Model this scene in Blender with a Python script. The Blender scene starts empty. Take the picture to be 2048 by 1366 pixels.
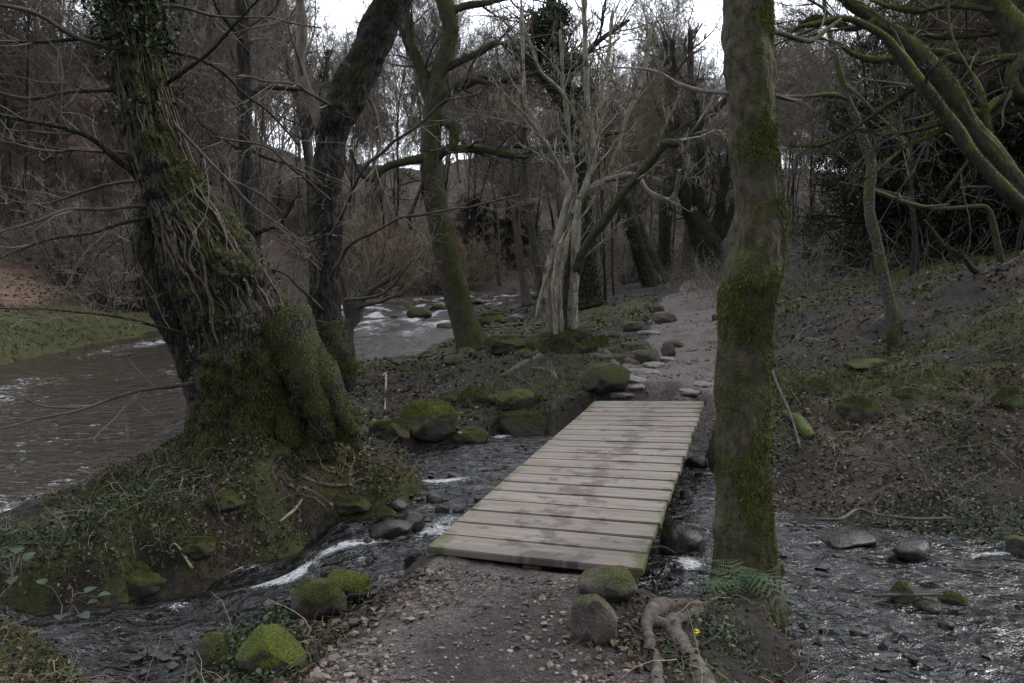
import bpy, math, random
import numpy as np
rng = np.random.default_rng(7)
random.seed(7)
S = bpy.context.scene
COL = S.collection
R = math.radians

# ------------------------------------------------------------------ camera
EYE = 1.6
FPX = 1600.0
TH = math.atan(157 / FPX)
cam = bpy.data.cameras.new('camera')
cam.lens = FPX / 2048 * 36
cam.sensor_width = 36
cam.clip_end = 2000
camo = bpy.data.objects.new('camera', cam)
COL.objects.link(camo)
camo.location = (0, 0, EYE)
camo.rotation_euler = (R(90) - TH, 0, 0)
S.camera = camo

# ------------------------------------------------------------------ sky, sun, exposure
SUN_EL, SUN_AZ = R(38), R(72)      # azimuth measured from +Y towards +X
W = bpy.data.worlds.new('World')
S.world = W
W.use_nodes = True
wn, wl = W.node_tree.nodes, W.node_tree.links
for n in list(wn): wn.remove(n)
wo = wn.new('ShaderNodeOutputWorld'); bg = wn.new('ShaderNodeBackground')
sky = wn.new('ShaderNodeTexSky'); sky.sky_type = 'NISHITA'; sky.sun_disc = False
sky.sun_elevation = SUN_EL; sky.sun_rotation = SUN_AZ; sky.air_density = 1.0; sky.dust_density = 2.5
tc = wn.new('ShaderNodeTexCoord')
mp = wn.new('ShaderNodeMapping'); mp.inputs['Scale'].default_value = (1.6, 1.6, 3.4)
nz = wn.new('ShaderNodeTexNoise'); nz.inputs['Scale'].default_value = 2.4; nz.inputs['Detail'].default_value = 7; nz.inputs['Roughness'].default_value = .55
cr = wn.new('ShaderNodeValToRGB'); cr.color_ramp.elements[0].position = .22; cr.color_ramp.elements[1].position = .52; cr.color_ramp.elements[0].color = (.22, .22, .22, 1)
mx = wn.new('ShaderNodeMix'); mx.data_type = 'RGBA'
mx.inputs['B'].default_value = (16.8, 17.6, 19.2, 1)
wl.new(tc.outputs['Generated'], mp.inputs[0]); wl.new(mp.outputs[0], nz.inputs['Vector'])
wl.new(nz.outputs['Fac'], cr.inputs[0]); wl.new(cr.outputs[0], mx.inputs['Factor'])
wl.new(sky.outputs[0], mx.inputs['A'])
# sky scaled dimmer behind the camera and brighter ahead, added to deepen contrast
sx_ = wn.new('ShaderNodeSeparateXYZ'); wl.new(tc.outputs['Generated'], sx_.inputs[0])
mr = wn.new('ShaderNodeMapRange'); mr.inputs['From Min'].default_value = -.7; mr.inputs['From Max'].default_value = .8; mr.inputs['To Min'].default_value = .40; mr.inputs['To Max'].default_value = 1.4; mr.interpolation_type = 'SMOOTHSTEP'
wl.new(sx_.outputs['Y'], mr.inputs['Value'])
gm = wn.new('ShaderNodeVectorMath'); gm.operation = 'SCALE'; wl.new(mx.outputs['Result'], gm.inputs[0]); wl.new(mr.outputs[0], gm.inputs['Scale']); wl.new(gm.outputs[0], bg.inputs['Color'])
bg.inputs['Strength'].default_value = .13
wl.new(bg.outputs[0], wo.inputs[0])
sl = bpy.data.lights.new('sun', 'SUN'); sl.energy = 1.9; sl.angle = R(14); sl.color = (1, .95, .88)
so = bpy.data.objects.new('sun', sl); COL.objects.link(so)
so.rotation_euler = (R(90) - SUN_EL, 0, math.pi - SUN_AZ)
S.view_settings.view_transform = 'Standard'; S.view_settings.look = 'None'
S.view_settings.exposure = 0.0; S.view_settings.gamma = 1
S.cycles.max_bounces = 6; S.cycles.diffuse_bounces = 3; S.cycles.glossy_bounces = 3
S.cycles.transparent_max_bounces = 8
S.cycles.use_denoising = True

# ------------------------------------------------------------------ maths helpers
cT, sT = math.cos(TH), math.sin(TH)
def ray(px, py):
    a, b = (px - 1024) / FPX, (683 - py) / FPX
    return np.array([a, cT + b * sT, -sT + b * cT])
def G(px, py, z):
    d = ray(px, py); t = (z - EYE) / d[2]; return np.array([0, 0, EYE]) + d * t
def D(px, py, y):
    d = ray(px, py); return np.array([0, 0, EYE]) + d * (y / d[1])
def sstep(a, b, x):
    t = np.clip((x - a) / (b - a), 0, 1); return t * t * (3 - 2 * t)
def _h(i, j, k, s):
    n = (i * 374761393 + j * 668265263 + k * 2147483647 + s * 1274126177) & 0xffffffff
    n = ((n ^ (n >> 13)) * 1274126177) & 0xffffffff
    n = ((n ^ (n >> 16)) * 2246822519) & 0xffffffff
    return ((n ^ (n >> 15)) & 0xffffff) / float(0xffffff)
def vnoise(p, s=0):
    p = np.asarray(p, float); f = np.floor(p); i = f.astype(np.int64); t = p - f; t = t * t * (3 - 2 * t)
    o = 0
    for a in (0, 1):
        wa = t[..., 0] if a else 1 - t[..., 0]
        for b in (0, 1):
            wb = t[..., 1] if b else 1 - t[..., 1]
            for c in (0, 1):
                wc = t[..., 2] if c else 1 - t[..., 2]
                o = o + wa * wb * wc * _h(i[..., 0] + a, i[..., 1] + b, i[..., 2] + c, s)
    return o * 2 - 1
def fbm(p, sc=1., oc=4, s=0, g=.5):
    p = np.asarray(p, float) * sc; o = 0; a = 1
    for k in range(oc):
        o = o + a * vnoise(p + k * 17.3, s + k); p = p * 2.03; a *= g
    return o
def unit(v): return v / np.maximum(np.linalg.norm(v, axis=-1, keepdims=True), 1e-9)
def xy3(x, y, z=0.): return np.stack([x, y, np.zeros_like(x) + z], -1)
def resample(P, n):
    """Catmull-Rom through rows of P (any columns), n samples."""
    P = np.asarray(P, float)
    if len(P) == 2:
        t = np.linspace(0, 1, n)[:, None]; return P[0] * (1 - t) + P[1] * t
    Q = np.vstack([2 * P[0] - P[1], P, 2 * P[-1] - P[-2]])
    seg = np.linalg.norm(np.diff(P[:, :3], axis=0), axis=1); cum = np.concatenate([[0], np.cumsum(seg)])
    u = np.linspace(0, cum[-1], n)
    k = np.clip(np.searchsorted(cum, u, 'right') - 1, 0, len(P) - 2)
    t = ((u - cum[k]) / np.maximum(seg[k], 1e-9))[:, None]
    a, b, c, d = Q[k], Q[k + 1], Q[k + 2], Q[k + 3]
    return .5 * ((2 * b) + (c - a) * t + (2 * a - 5 * b + 4 * c - d) * t * t + (3 * b - a - 3 * c + d) * t ** 3)

# ------------------------------------------------------------------ mesh + object helpers
def link(o, parent=None):
    COL.objects.link(o)
    if parent is not None: o.parent = parent
    return o
def mesh(name, V, F, mat, parent=None, smooth=True, attrs=None):
    V = np.asarray(V, np.float32); Fl = F if isinstance(F, list) else [F]
    Fl = [np.asarray(f, np.int32) for f in Fl if len(f)]
    if parent is not None: V = V - np.array(parent.location, np.float32)
    me = bpy.data.meshes.new(name)
    me.vertices.add(len(V)); me.vertices.foreach_set('co', V.ravel())
    nl = sum(f.size for f in Fl); nf = sum(len(f) for f in Fl)
    me.loops.add(nl); me.loops.foreach_set('vertex_index', np.concatenate([f.ravel() for f in Fl]))
    me.polygons.add(nf)
    tot = np.concatenate([np.full(len(f), f.shape[1], np.int32) for f in Fl])
    me.polygons.foreach_set('loop_start', np.concatenate([[0], np.cumsum(tot)[:-1]]).astype(np.int32))
    me.update(calc_edges=True)
    me.polygons.foreach_set('use_smooth', np.full(nf, bool(smooth)))
    for k, v in (attrs or {}).items():
        a = me.attributes.new(k, 'FLOAT', 'POINT'); a.data.foreach_set('value', np.asarray(v, np.float32))
    me.materials.append(mat)
    return link(bpy.data.objects.new(name, me), parent)
def tag(o, label=None, cat=None, group=None, kind=None):
    for k, v in (('label', label), ('category', cat), ('group', group), ('kind', kind)):
        if v: o[k] = v
    return o
def empty(name, loc, label=None, cat=None, group=None):
    o = bpy.data.objects.new(name, None); o.location = [float(c) for c in loc]; o.empty_display_size = .2
    return tag(link(o), label, cat, group)
def tubes(P, Rr, S_=5):
    """P (N,K,3), Rr (N,K) -> verts, quads"""
    N, K, _ = P.shape
    T = np.empty_like(P); T[:, 1:-1] = P[:, 2:] - P[:, :-2]; T[:, 0] = P[:, 1] - P[:, 0]; T[:, -1] = P[:, -1] - P[:, -2]
    T = unit(T); m = unit(P[:, -1] - P[:, 0])
    ax = np.eye(3)[np.argmin(np.abs(m), axis=1)][:, None, :]
    U = unit(np.cross(T, ax)); Vv = np.cross(T, U)
    an = np.arange(S_) * 2 * math.pi / S_
    V = P[:, :, None] + Rr[:, :, None, None] * (U[:, :, None] * np.cos(an)[:, None] + Vv[:, :, None] * np.sin(an)[:, None])
    a = (np.arange(N)[:, None, None] * K + np.arange(K - 1)[None, :, None]) * S_ + np.arange(S_)
    b = (np.arange(N)[:, None, None] * K + np.arange(K - 1)[None, :, None]) * S_ + (np.arange(S_) + 1) % S_
    F = np.stack([a, b, b + S_, a + S_], -1).reshape(-1, 4)
    return V.reshape(-1, 3), F
def trunk_mesh(path, S_=48, step=.03, lump=.03, ridge=.012, seed=1, flare=0, fh=.35, cap=True, lobes=5, lsc=3.):
    """path rows x,y,z,r -> one displaced closed tube"""
    L = np.linalg.norm(np.diff(np.asarray(path)[:, :3], axis=0), axis=1).sum()
    K = max(8, int(L / step)); Q = resample(path, K); P, r = Q[:, :3], np.maximum(Q[:, 3], .002)
    T = unit(np.gradient(P, axis=0)); m = unit(P[-1] - P[0]); ax = np.eye(3)[np.argmin(np.abs(m))]
    U = unit(np.cross(T, ax)); Vv = np.cross(T, U)
    an = np.arange(S_) * 2 * math.pi / S_
    d = U[:, None] * np.cos(an)[:, None] + Vv[:, None] * np.sin(an)[:, None]
    s = np.linspace(0, L, K)[:, None] * np.ones(S_)
    q = np.stack([np.cos(an)[None] * r[:, None], np.sin(an)[None] * r[:, None], s], -1)
    rr = r[:, None] * np.ones(S_)
    rr = rr + lump * fbm(q, lsc, 3, seed)
    if ridge:
        q2 = q.copy(); q2[..., 2] *= .16; n = fbm(q2, 22, 3, seed + 9)
        rr = rr + ridge * (1 - 2 * np.abs(n)) + ridge * .5 * fbm(q, 30, 2, seed + 5)
    if flare:
        hgt = s / fh
        ph = fbm(np.stack([np.cos(an), np.sin(an), an * 0], -1), 1.1, 2, seed + 3)
        lob = .5 + .5 * np.cos(lobes * an + 3 * ph)
        rr = rr + flare * np.exp(-hgt * 1.6)[...] * (.35 + .9 * lob[None])
    V = P[:, None] + d * rr[..., None]; V = V.reshape(-1, 3)
    a = np.arange(K - 1)[:, None] * S_ + np.arange(S_); b = np.arange(K - 1)[:, None] * S_ + (np.arange(S_) + 1) % S_
    F = np.stack([a, b, b + S_, a + S_], -1).reshape(-1, 4)
    if cap:
        V = np.vstack([V, P[-1:], P[:1]]); n = K * S_
        i = np.arange(S_); j = (i + 1) % S_
        F = [F, np.stack([(K - 1) * S_ + i, (K - 1) * S_ + j, np.full(S_, n)], -1), np.stack([j, i, np.full(S_, n + 1)], -1)]
    return V, F
def ico(sub):
    bm_ = bpy.data.meshes.new('tmp')
    import bmesh
    b = bmesh.new(); bmesh.ops.create_icosphere(b, subdivisions=sub, radius=1)
    V = np.array([v.co[:] for v in b.verts]); F = np.array([[v.index for v in f.verts] for f in b.faces]); b.free()
    bpy.data.meshes.remove(bm_)
    return V, F
ICO = {k: ico(k) for k in (1, 2, 4, 5)}

# ------------------------------------------------------------------ materials
class NT:
    def __init__(s, name):
        s.m = bpy.data.materials.new(name); s.m.use_nodes = True; s.t = s.m.node_tree
        s.b = s.t.nodes['Principled BSDF']; s.o = s.t.nodes['Material Output']
        s.b.inputs['Specular IOR Level'].default_value = .3
    def n(s, ty, **kw):
        x = s.t.nodes.new(ty)
        for k, v in kw.items():
            if isinstance(v, dict):
                for a, b in v.items(): s.put(x.inputs[a], b)
            else: setattr(x, k, v)
        return x
    def put(s, i, v):
        if isinstance(v, bpy.types.NodeSocket): s.t.links.new(v, i)
        else: i.default_value = v
    def obj(s): return s.n('ShaderNodeTexCoord').outputs['Object']
    def noise(s, sc, det=5, ro=.55, vec=None, stretch=None, dist=0):
        v = vec or s.obj()
        if stretch: v = s.n('ShaderNodeMapping', inputs_={}).outputs[0] if False else s._map(v, stretch)
        return s.n('ShaderNodeTexNoise', i={}) if False else s._noise(v, sc, det, ro, dist)
    def _map(s, v, st):
        m = s.n('ShaderNodeMapping'); m.inputs['Scale'].default_value = st; s.t.links.new(v, m.inputs[0]); return m.outputs[0]
    def _noise(s, v, sc, det, ro, dist):
        x = s.n('ShaderNodeTexNoise'); x.inputs['Scale'].default_value = sc; x.inputs['Detail'].default_value = det
        x.inputs['Roughness'].default_value = ro; x.inputs['Distortion'].default_value = dist; s.t.links.new(v, x.inputs['Vector'])
        return x.outputs['Fac']
    def voro(s, sc, vec=None, feature='F1', out='Distance'):
        x = s.n('ShaderNodeTexVoronoi', feature=feature); x.inputs['Scale'].default_value = sc
        s.t.links.new(vec or s.obj(), x.inputs['Vector']); return x.outputs[out]
    def ramp(s, f, stops):
        x = s.n('ShaderNodeValToRGB'); s.t.links.new(f, x.inputs[0]); e = x.color_ramp.elements
        while len(e) < len(stops): e.new(.5)
        for k, (p, c) in enumerate(stops):
            e[k].position = p; e[k].color = (c, c, c, 1) if isinstance(c, (int, float)) else (*c, 1)
        return x.outputs[0]
    def mix(s, f, a, b, mode='MIX'):
        x = s.n('ShaderNodeMix', data_type='RGBA', blend_type=mode)
        s.put(x.inputs['Factor'], f)
        for k, v in (('A', a), ('B', b)):
            s.put(x.inputs[k], v if isinstance(v, bpy.types.NodeSocket) else (*v, 1) if len(v) == 3 else v)
        return x.outputs['Result']
    def math(s, op, a, b=0., clamp=False):
        x = s.n('ShaderNodeMath', operation=op, use_clamp=clamp); s.put(x.inputs[0], a); s.put(x.inputs[1], b); return x.outputs[0]
    def attr(s, name): 
        x = s.n('ShaderNodeAttribute', attribute_name=name); return x.outputs['Fac']
    def up(s):
        g = s.n('ShaderNodeNewGeometry'); x = s.n('ShaderNodeSeparateXYZ'); s.t.links.new(g.outputs['Normal'], x.inputs[0]); return x.outputs['Z']
    def rand(s): return s.n('ShaderNodeNewGeometry').outputs['Random Per Island']
    def bump(s, h, st=.6, d=.02):
        x = s.n('ShaderNodeBump'); x.inputs['Strength'].default_value = st; x.inputs['Distance'].default_value = d
        s.t.links.new(h, x.inputs['Height']); s.t.links.new(x.outputs[0], s.b.inputs['Normal'])
    def done(s, col, rough=.85):
        s.put(s.b.inputs['Base Color'], col if isinstance(col, bpy.types.NodeSocket) else (*col, 1)); s.put(s.b.inputs['Roughness'], rough); return s.m

MOSS_A, MOSS_B = (.015, .016, .006), (.068, .075, .018)
def bark(name, c1, c2, moss=.5, upb=.25, sc=1., stretch=(1, 1, .18), lichen=0., extra=None, mosscol=None, bst=.7, soft=0., crack=0):
    kd = 1. if 'pale' in name or 'root' in name else .66; c1 = tuple(x * kd for x in c1); c2 = tuple(x * kd for x in c2)
    t = NT(name)
    n1 = t.noise(26 * sc, 6, .65, stretch=stretch); n2 = t.noise(5 * sc, 4)
    vc = t._map(t.obj(), (1, 1, max(stretch[2], .14))); dn_ = t.n('ShaderNodeTexNoise'); dn_.inputs['Scale'].default_value = 14; t.t.links.new(t.obj(), dn_.inputs['Vector']); va = t.n('ShaderNodeVectorMath', operation='MULTIPLY_ADD'); t.t.links.new(dn_.outputs['Color'], va.inputs[0]); va.inputs[1].default_value = (.06, .06, .06); t.t.links.new(vc, va.inputs[2])
    ck = t.ramp(t.voro(30 * sc, va.outputs[0], 'DISTANCE_TO_EDGE'), [(0, 0), (.16, 1)])
    col = t.mix(t.ramp(n1, [(.35, 0), (.65, 1)]), c1, c2)
    col = t.mix(t.ramp(n2, [(.35, 0), (.7, .45)]), col, tuple(x * .55 for x in c1))
    if crack: col = t.mix(t.math('SUBTRACT', 1., t.math('MULTIPLY', t.math('SUBTRACT', 1., ck), min(1., crack))), tuple(x * .45 for x in c1), col)
    if extra:
        n4 = t.noise(1.6, 4, .6); v = t.ramp(n4, [(.56, 0), (.66, .8)]); col = t.mix(v, col, extra)
    if lichen:
        n5 = t.noise(30 * sc, 3, .5); col = t.mix(t.ramp(n5, [(.62 - lichen * .1, 0), (.67 - lichen * .1, .8)]), col, (.30, .31, .28))
    mc = mosscol or (MOSS_A, MOSS_B)
    nm = t.noise(3.2 * sc, 5, .62); nf = t.noise(60, 3, .6)
    f = t.math('ADD', nm, t.math('MULTIPLY', t.up(), upb)); f = t.math('ADD', t.math('ADD', f, moss - .56), t.math('MULTIPLY', t.attr('mossw'), .16))
    mf = t.ramp(f, [(.46 - soft, 0), (.56 + soft, 1)])
    mcol = t.mix(t.ramp(t.math('ADD', t.math('MULTIPLY', nf, .6), t.math('MULTIPLY', n2, .4)), [(.34, 0), (.66, 1)]), mc[0], mc[1])
    col = t.mix(mf, col, mcol)
    h = t.math('ADD', t.math('MULTIPLY', n1, 1), t.math('MULTIPLY', t.math('MULTIPLY', nf, mf), .8))
    if crack: h = t.math('ADD', h, t.math('MULTIPLY', ck, .5 * crack))
    t.bump(h, bst, .02)
    return t.done(col, .88)
def simple(name, stops, rough=.7, sc=8, rnd=False, trans=0, spec=.3):
    t = NT(name)
    f = t.rand() if rnd else t.noise(sc, 4)
    c = t.ramp(f, stops if rnd else [(.3 + .4 * p, v) for p, v in stops])
    t.b.inputs['Specular IOR Level'].default_value = spec
    if trans: 
        t.b.inputs['Transmission Weight'].default_value = 0
        t.b.inputs['Subsurface Weight'].default_value = 0
    return t.done(c, rough)
def rock_mat(name, a, b, moss, mosscol=(MOSS_A, MOSS_B), rough=.75, wet=0.):
    t = NT(name)
    n1 = t.noise(9, 6, .6); n2 = t.noise(70, 4, .65); nm = t.noise(6, 5, .6); nf = t.noise(120, 3, .6)
    col = t.mix(t.ramp(n1, [(.35, 0), (.65, 1)]), a, b)
    col = t.mix(t.ramp(n2, [(.42, .5), (.6, 0)]), col, tuple(x * .5 for x in a))
    f = t.math('ADD', t.math('MULTIPLY', nm, .9), t.math('MULTIPLY', t.up(), .42)); f = t.math('ADD', f, moss - .5)
    mf = t.ramp(f, [(.56, 0), (.66, 1)])
    mcol = t.mix(t.ramp(nf, [(.35, 0), (.68, 1)]), *mosscol)
    col = t.mix(mf, col, mcol)
    t.bump(t.math('ADD', t.math('MULTIPLY', n1, 1.2), t.math('ADD', t.math('MULTIPLY', n2, .35), t.math('MULTIPLY', t.math('MULTIPLY', nf, mf), .9))), .7, .02)
    return t.done(col, t.mix(mf, (rough - wet,) * 3, (.95,) * 3))

def m_ground():
    t = NT('ground')
    pa, mo, li, gr = t.attr('path'), t.attr('moss'), t.attr('litter'), t.attr('pebble')
    n1 = t.noise(2.2, 6, .6); n2 = t.noise(14, 6, .65); n3 = t.noise(80, 4, .7)
    soil = t.mix(t.ramp(n2, [(.35, 0), (.68, 1)]), (.0065, .0055, .0042), (.027, .0215, .0165))
    soil = t.mix(t.ramp(n3, [(.58, 0), (.75, .6)]), soil, (.075, .060, .048))
    dv = t.n('ShaderNodeVectorMath', operation='ADD'); t.t.links.new(t.obj(), dv.inputs[0]); nv = t.n('ShaderNodeTexNoise'); nv.inputs['Scale'].default_value = 30; t.t.links.new(t.obj(), nv.inputs['Vector']); sc_ = t.n('ShaderNodeVectorMath', operation='SCALE'); sc_.inputs['Scale'].default_value = .05; t.t.links.new(nv.outputs['Color'], sc_.inputs[0]); t.t.links.new(sc_.outputs[0], dv.inputs[1])
    v = t.voro(58, dv.outputs[0], out='Color'); vd = t.voro(58, dv.outputs[0])
    sep = t.n('ShaderNodeSeparateColor'); t.t.links.new(v, sep.inputs[0])
    grav = t.ramp(sep.outputs[0], [(0, (.11, .092, .082)), (.5, (.20, .168, .152)), (1, (.32, .275, .25))])
    grav = t.mix(t.ramp(vd, [(.35, 0), (.6, .8)]), grav, (.04, .033, .030))
    grav = t.mix(t.ramp(n2, [(.45, 0), (.6, .55)]), grav, (.13, .106, .094)); grav = t.mix(t.ramp(n1, [(.50, 0), (.62, .55)]), grav, (.045, .036, .032)); grav = t.mix(t.math('MULTIPLY', t.attr('mud'), t.ramp(n2, [(.3, 1), (.7, .6)])), grav, (.020, .017, .017))
    litc = t.mix(t.ramp(n3, [(.35, 0), (.68, 1)]), (.022, .016, .013), (.10, .072, .056))
    mosc = t.mix(t.ramp(n3, [(.3, 0), (.7, 1)]), MOSS_A, MOSS_B)
    mosc = t.mix(t.ramp(n2, [(.4, .0), (.65, .5)]), mosc, (.05, .04, .02))
    nb = t.math('SUBTRACT', t.math('ADD', t.math('MULTIPLY', t.noise(7, 6, .7), .55), t.math('MULTIPLY', t.noise(38, 4, .7), .45)), .5)
    def edge(a, k=.9):
        return t.ramp(t.math('ADD', a, t.math('MULTIPLY', nb, k * 1.9)), [(.36, 0), (.66, .92)])
    litc = t.mix(t.attr('russet'), litc, t.mix(t.ramp(n3, [(.35, 0), (.65, 1)]), (.09, .055, .042), (.26, .17, .13))); col = t.mix(edge(li), soil, litc); col = t.mix(edge(mo), col, mosc); col = t.mix(edge(pa, .6), col, grav)
    h = t.math('ADD', t.math('MULTIPLY', n2, 1.), t.math('MULTIPLY', n3, .35))
    h = t.math('SUBTRACT', h, t.math('MULTIPLY', t.math('MULTIPLY', vd, pa), .6))
    t.bump(h, .8, .03)
    return t.done(col, .9)
def m_water(name, deep, foamc=(.42, .43, .45), sc=1., st=.6, dist=.03, stretch=(1, 1, 1), fl=.6, rough=.06):
    t = NT(name)
    v = t._map(t.obj(), stretch)
    a = t._noise(v, 2.6 * sc, 3, .5, .6); b = t._noise(v, 9 * sc, 4, .6, .8); c = t._noise(v, 34 * sc, 3, .6, .3)
    h = t.math('ADD', t.math('MULTIPLY', a, 1.3), t.math('ADD', t.math('MULTIPLY', b, .8), t.math('MULTIPLY', c, .04 if name == 'stream_water' else .14)))
    t.bump(h, st, dist)
    fo = t.attr('foam')
    kf = .22 if name == 'stream_water' else .5; nf = t.math('ADD', t.math('MULTIPLY', b, kf), t.math('MULTIPLY', t._noise(v, 34 if name == 'stream_water' else 26 * sc, 5, .7, 1.), 1 - kf))
    f = t.ramp(t.math('ADD', nf, t.math('MULTIPLY', fo, .3)), [(fl - .02, 0), (fl + .10, 1)])
    dn = t.mix(t.ramp(t.noise(3.5, 5, .6), [(.3, 0), (.7, 1)]), deep, tuple(x * 2.2 for x in deep))
    if name == 'stream_water': dn = t.mix(t.ramp(t.voro(13, t._map(t.obj(), (1, 1, .3))), [(.2, 0), (.55, 1)]), t.mix(t.ramp(t.noise(9, 4, .6), [(.4, 0), (.6, 1)]), (.010, .010, .0095), (.036, .035, .033)), (.006, .006, .006))
    t.b.inputs['IOR'].default_value = 1.33; t.b.inputs['Specular IOR Level'].default_value = .5 if name == 'river_water' else .8
    return t.done(t.mix(f, dn, foamc), t.mix(f, (rough,) * 3, (.6,) * 3))

M = {}
M['ground'] = m_ground()
M['river'] = m_water('river_water', (.015, .0105, .0075), sc=.8, st=1., dist=.075, stretch=(.7, .9, 1), fl=.665, rough=.07)
M['stream'] = m_water('stream_water', (.010, .0105, .011), sc=.8, st=1., dist=.10, stretch=(.8, 1.1, 1), fl=.69, rough=.06)
M['ivybark'] = bark('ivy_tree_bark', (.030, .024, .019), (.12, .10, .082), crack=1.5, bst=1., moss=.52, upb=.22, sc=.9)
M['ivystem'] = bark('ivy_stem_bark', (.065, .053, .041), (.27, .23, .18), moss=.36, upb=.2, sc=2) if True else simple('ivy_stem_bark', [(0, (.07, .055, .042)), (1, (.21, .175, .135))], .9, 20)
M['mossbark'] = bark('mossy_bark', (.050, .044, .032), (.20, .17, .122), soft=.07, bst=1., crack=.16, moss=.60, upb=.25, sc=1., stretch=(1, 1, .5), lichen=0, extra=(.11, .055, .02))
M['darkbark'] = bark('dark_bark', (.028, .023, .019), (.11, .093, .080), crack=1.5, bst=1., moss=.40, upb=.3, sc=1.)
M['greenbark'] = bark('green_bark', (.05, .045, .03), (.15, .138, .095), moss=.55, upb=.3, sc=1.2, crack=.6)
M['limbmoss'] = bark('limb_moss_bark', (.04, .036, .026), (.12, .11, .085), moss=.56, upb=.35, sc=1.4, lichen=0, mosscol=((.026, .032, .007), (.105, .125, .026)))
M['palebark'] = bark('pale_hazel_bark', (.16, .148, .11), (.44, .41, .33), crack=.5, moss=.44, upb=.15, sc=1.3, stretch=(1, 1, .12))
M['palewood'] = bark('split_pale_wood', (.20, .175, .135), (.64, .58, .465), crack=1.5, moss=.36, upb=.1, sc=1.6, stretch=(1, 1, .08))
M['birch'] = bark('birch_bark', (.055, .05, .04), (.17, .16, .14), moss=.60, upb=.2, sc=1.2, stretch=(1, 1, 1.4), lichen=.05, mosscol=((.03, .038, .008), (.09, .11, .025)))
M['smoothbark'] = bark('smooth_pale_bark', (.12, .10, .085), (.27, .235, .205), moss=.30, upb=.2, sc=1.)
M['twig'] = simple('twig_bark', [(0, (.028, .024, .020)), (1, (.085, .075, .064))], .85, 6)
M['twigpale'] = simple('pale_twig', [(0, (.055, .050, .040)), (1, (.19, .172, .145))], .85, 6)
M['twigbright'] = simple('pale_hazel_twig', [(0, (.08, .074, .056)), (1, (.32, .295, .24))], .85, 6)
M['twigfar'] = simple('distant_twig', [(0, (.085, .075, .062)), (1, (.25, .222, .19))], .9, 3)
M['farbark'] = bark('distant_bark', (.06, .054, .046), (.16, .145, .125), moss=.44, upb=.3, sc=.6)
M['rust'] = simple('rusty_twig', [(0, (.13, .098, .068)), (1, (.30, .235, .17))], .9, 2)
M['rootbark'] = bark('bare_root', (.042, .035, .030), (.125, .106, .09), moss=.34, upb=.0, sc=1., stretch=(1, 1, 1))
M['leafivy'] = simple('ivy_leaf', [(0, (.008, .015, .006)), (.6, (.020, .036, .013)), (1, (.055, .078, .042))], .55, rnd=True, spec=.2)
M['leafgreen'] = simple('ground_leaf', [(0, (.009, .014, .006)), (.6, (.022, .036, .014)), (.93, (.045, .065, .03)), (1, (.09, .115, .06))], .6, rnd=True, spec=.2)
M['leafdead'] = simple('dead_leaf', [(0, (.020, .014, .010)), (.65, (.055, .038, .026)), (1, (.19, .14, .10))], .8, rnd=True)
M['grass'] = simple('grass_blade', [(0, (.03, .042, .010)), (.7, (.085, .105, .03)), (1, (.17, .16, .08))], .7, rnd=True)
M['mossblade'] = simple('moss_blade', [(0, (.015, .016, .005)), (.6, (.048, .053, .013)), (1, (.12, .134, .03))], .85, rnd=True)
M['mossbright'] = simple('bright_moss_blade', [(0, (.024, .029, .007)), (.6, (.078, .094, .018)), (1, (.17, .20, .036))], .85, rnd=True)
M['straw'] = simple('dead_straw', [(0, (.10, .08, .055)), (1, (.34, .29, .20))], .8, rnd=True)
M['fern'] = simple('fern_green', [(0, (.022, .042, .016)), (1, (.070, .115, .05))], .6, rnd=True)
M['pebble'] = simple('pebble', [(0, (.042, .035, .030)), (.6, (.095, .078, .067)), (1, (.22, .18, .155))], .8, rnd=True)
M['rock'] = rock_mat('grey_rock', (.040, .034, .029), (.115, .098, .083), .34)
M['rockwet'] = rock_mat('wet_rock', (.012, .011, .010), (.048, .044, .040), .10, wet=.45)
M['rockmoss'] = rock_mat('mossy_rock', (.030, .026, .021), (.075, .064, .052), .50, mosscol=((.020, .024, .007), (.065, .076, .018)))
M['rockgreen'] = rock_mat('bright_moss_rock', (.028, .024, .02), (.07, .06, .05), .50, mosscol=((.028, .036, .007), (.12, .145, .022)))
M['slab'] = rock_mat('flagstone', (.11, .10, .09), (.23, .21, .19), .12)
M['dirt'] = rock_mat('earth_clod', (.018, .014, .011), (.05, .04, .033), .46)

# ------------------------------------------------------------------ terrain
def zs_stream(x): return -.55 - .32 * sstep(-.9, -2.5, x)
def z_river(y): return -.9 + .0075 * np.clip(y - 15, 0, 40)
def poly(pxs, z): return np.array([G(a, b, z)[:2] for a, b in pxs])
RIVER = np.vstack([
    [[-9, 2.5], [-5.5, 5.6]], np.array([G(a_, b_, c_)[:2] * (1 + .45 / G(a_, b_, c_)[1]) for a_, b_, c_ in [(-60, 1085, -.6), (0, 1030, -.55), (150, 962, -.38), (260, 915, -.22), (380, 868, -.08)]]), poly([(470, 815), (590, 765), (700, 742), (760, 744), (830, 742), (868, 716), (925, 690)], -.9),
    poly([(905, 655), (900, 636)], -.82), poly([(930, 618), (1000, 612)], -.7), poly([(1060, 600), (1100, 596)], -.62), [[9, 70], [2, 68]],
    poly([(1010, 589), (850, 597), (700, 606)], -.65), poly([(600, 628), (520, 640)], -.8), poly([(330, 668), (150, 700), (0, 734), (-300, 800)], -.9), [[-20, 8], [-20, 0], [-9, 1]]])
def P2(px, py):   # a stream bank pixel at the stream's own level there
    p = G(px, py, -.6)
    for _ in range(4): p = G(px, py, float(zs_stream(np.array(p[0]))))
    return p[:2]
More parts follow.
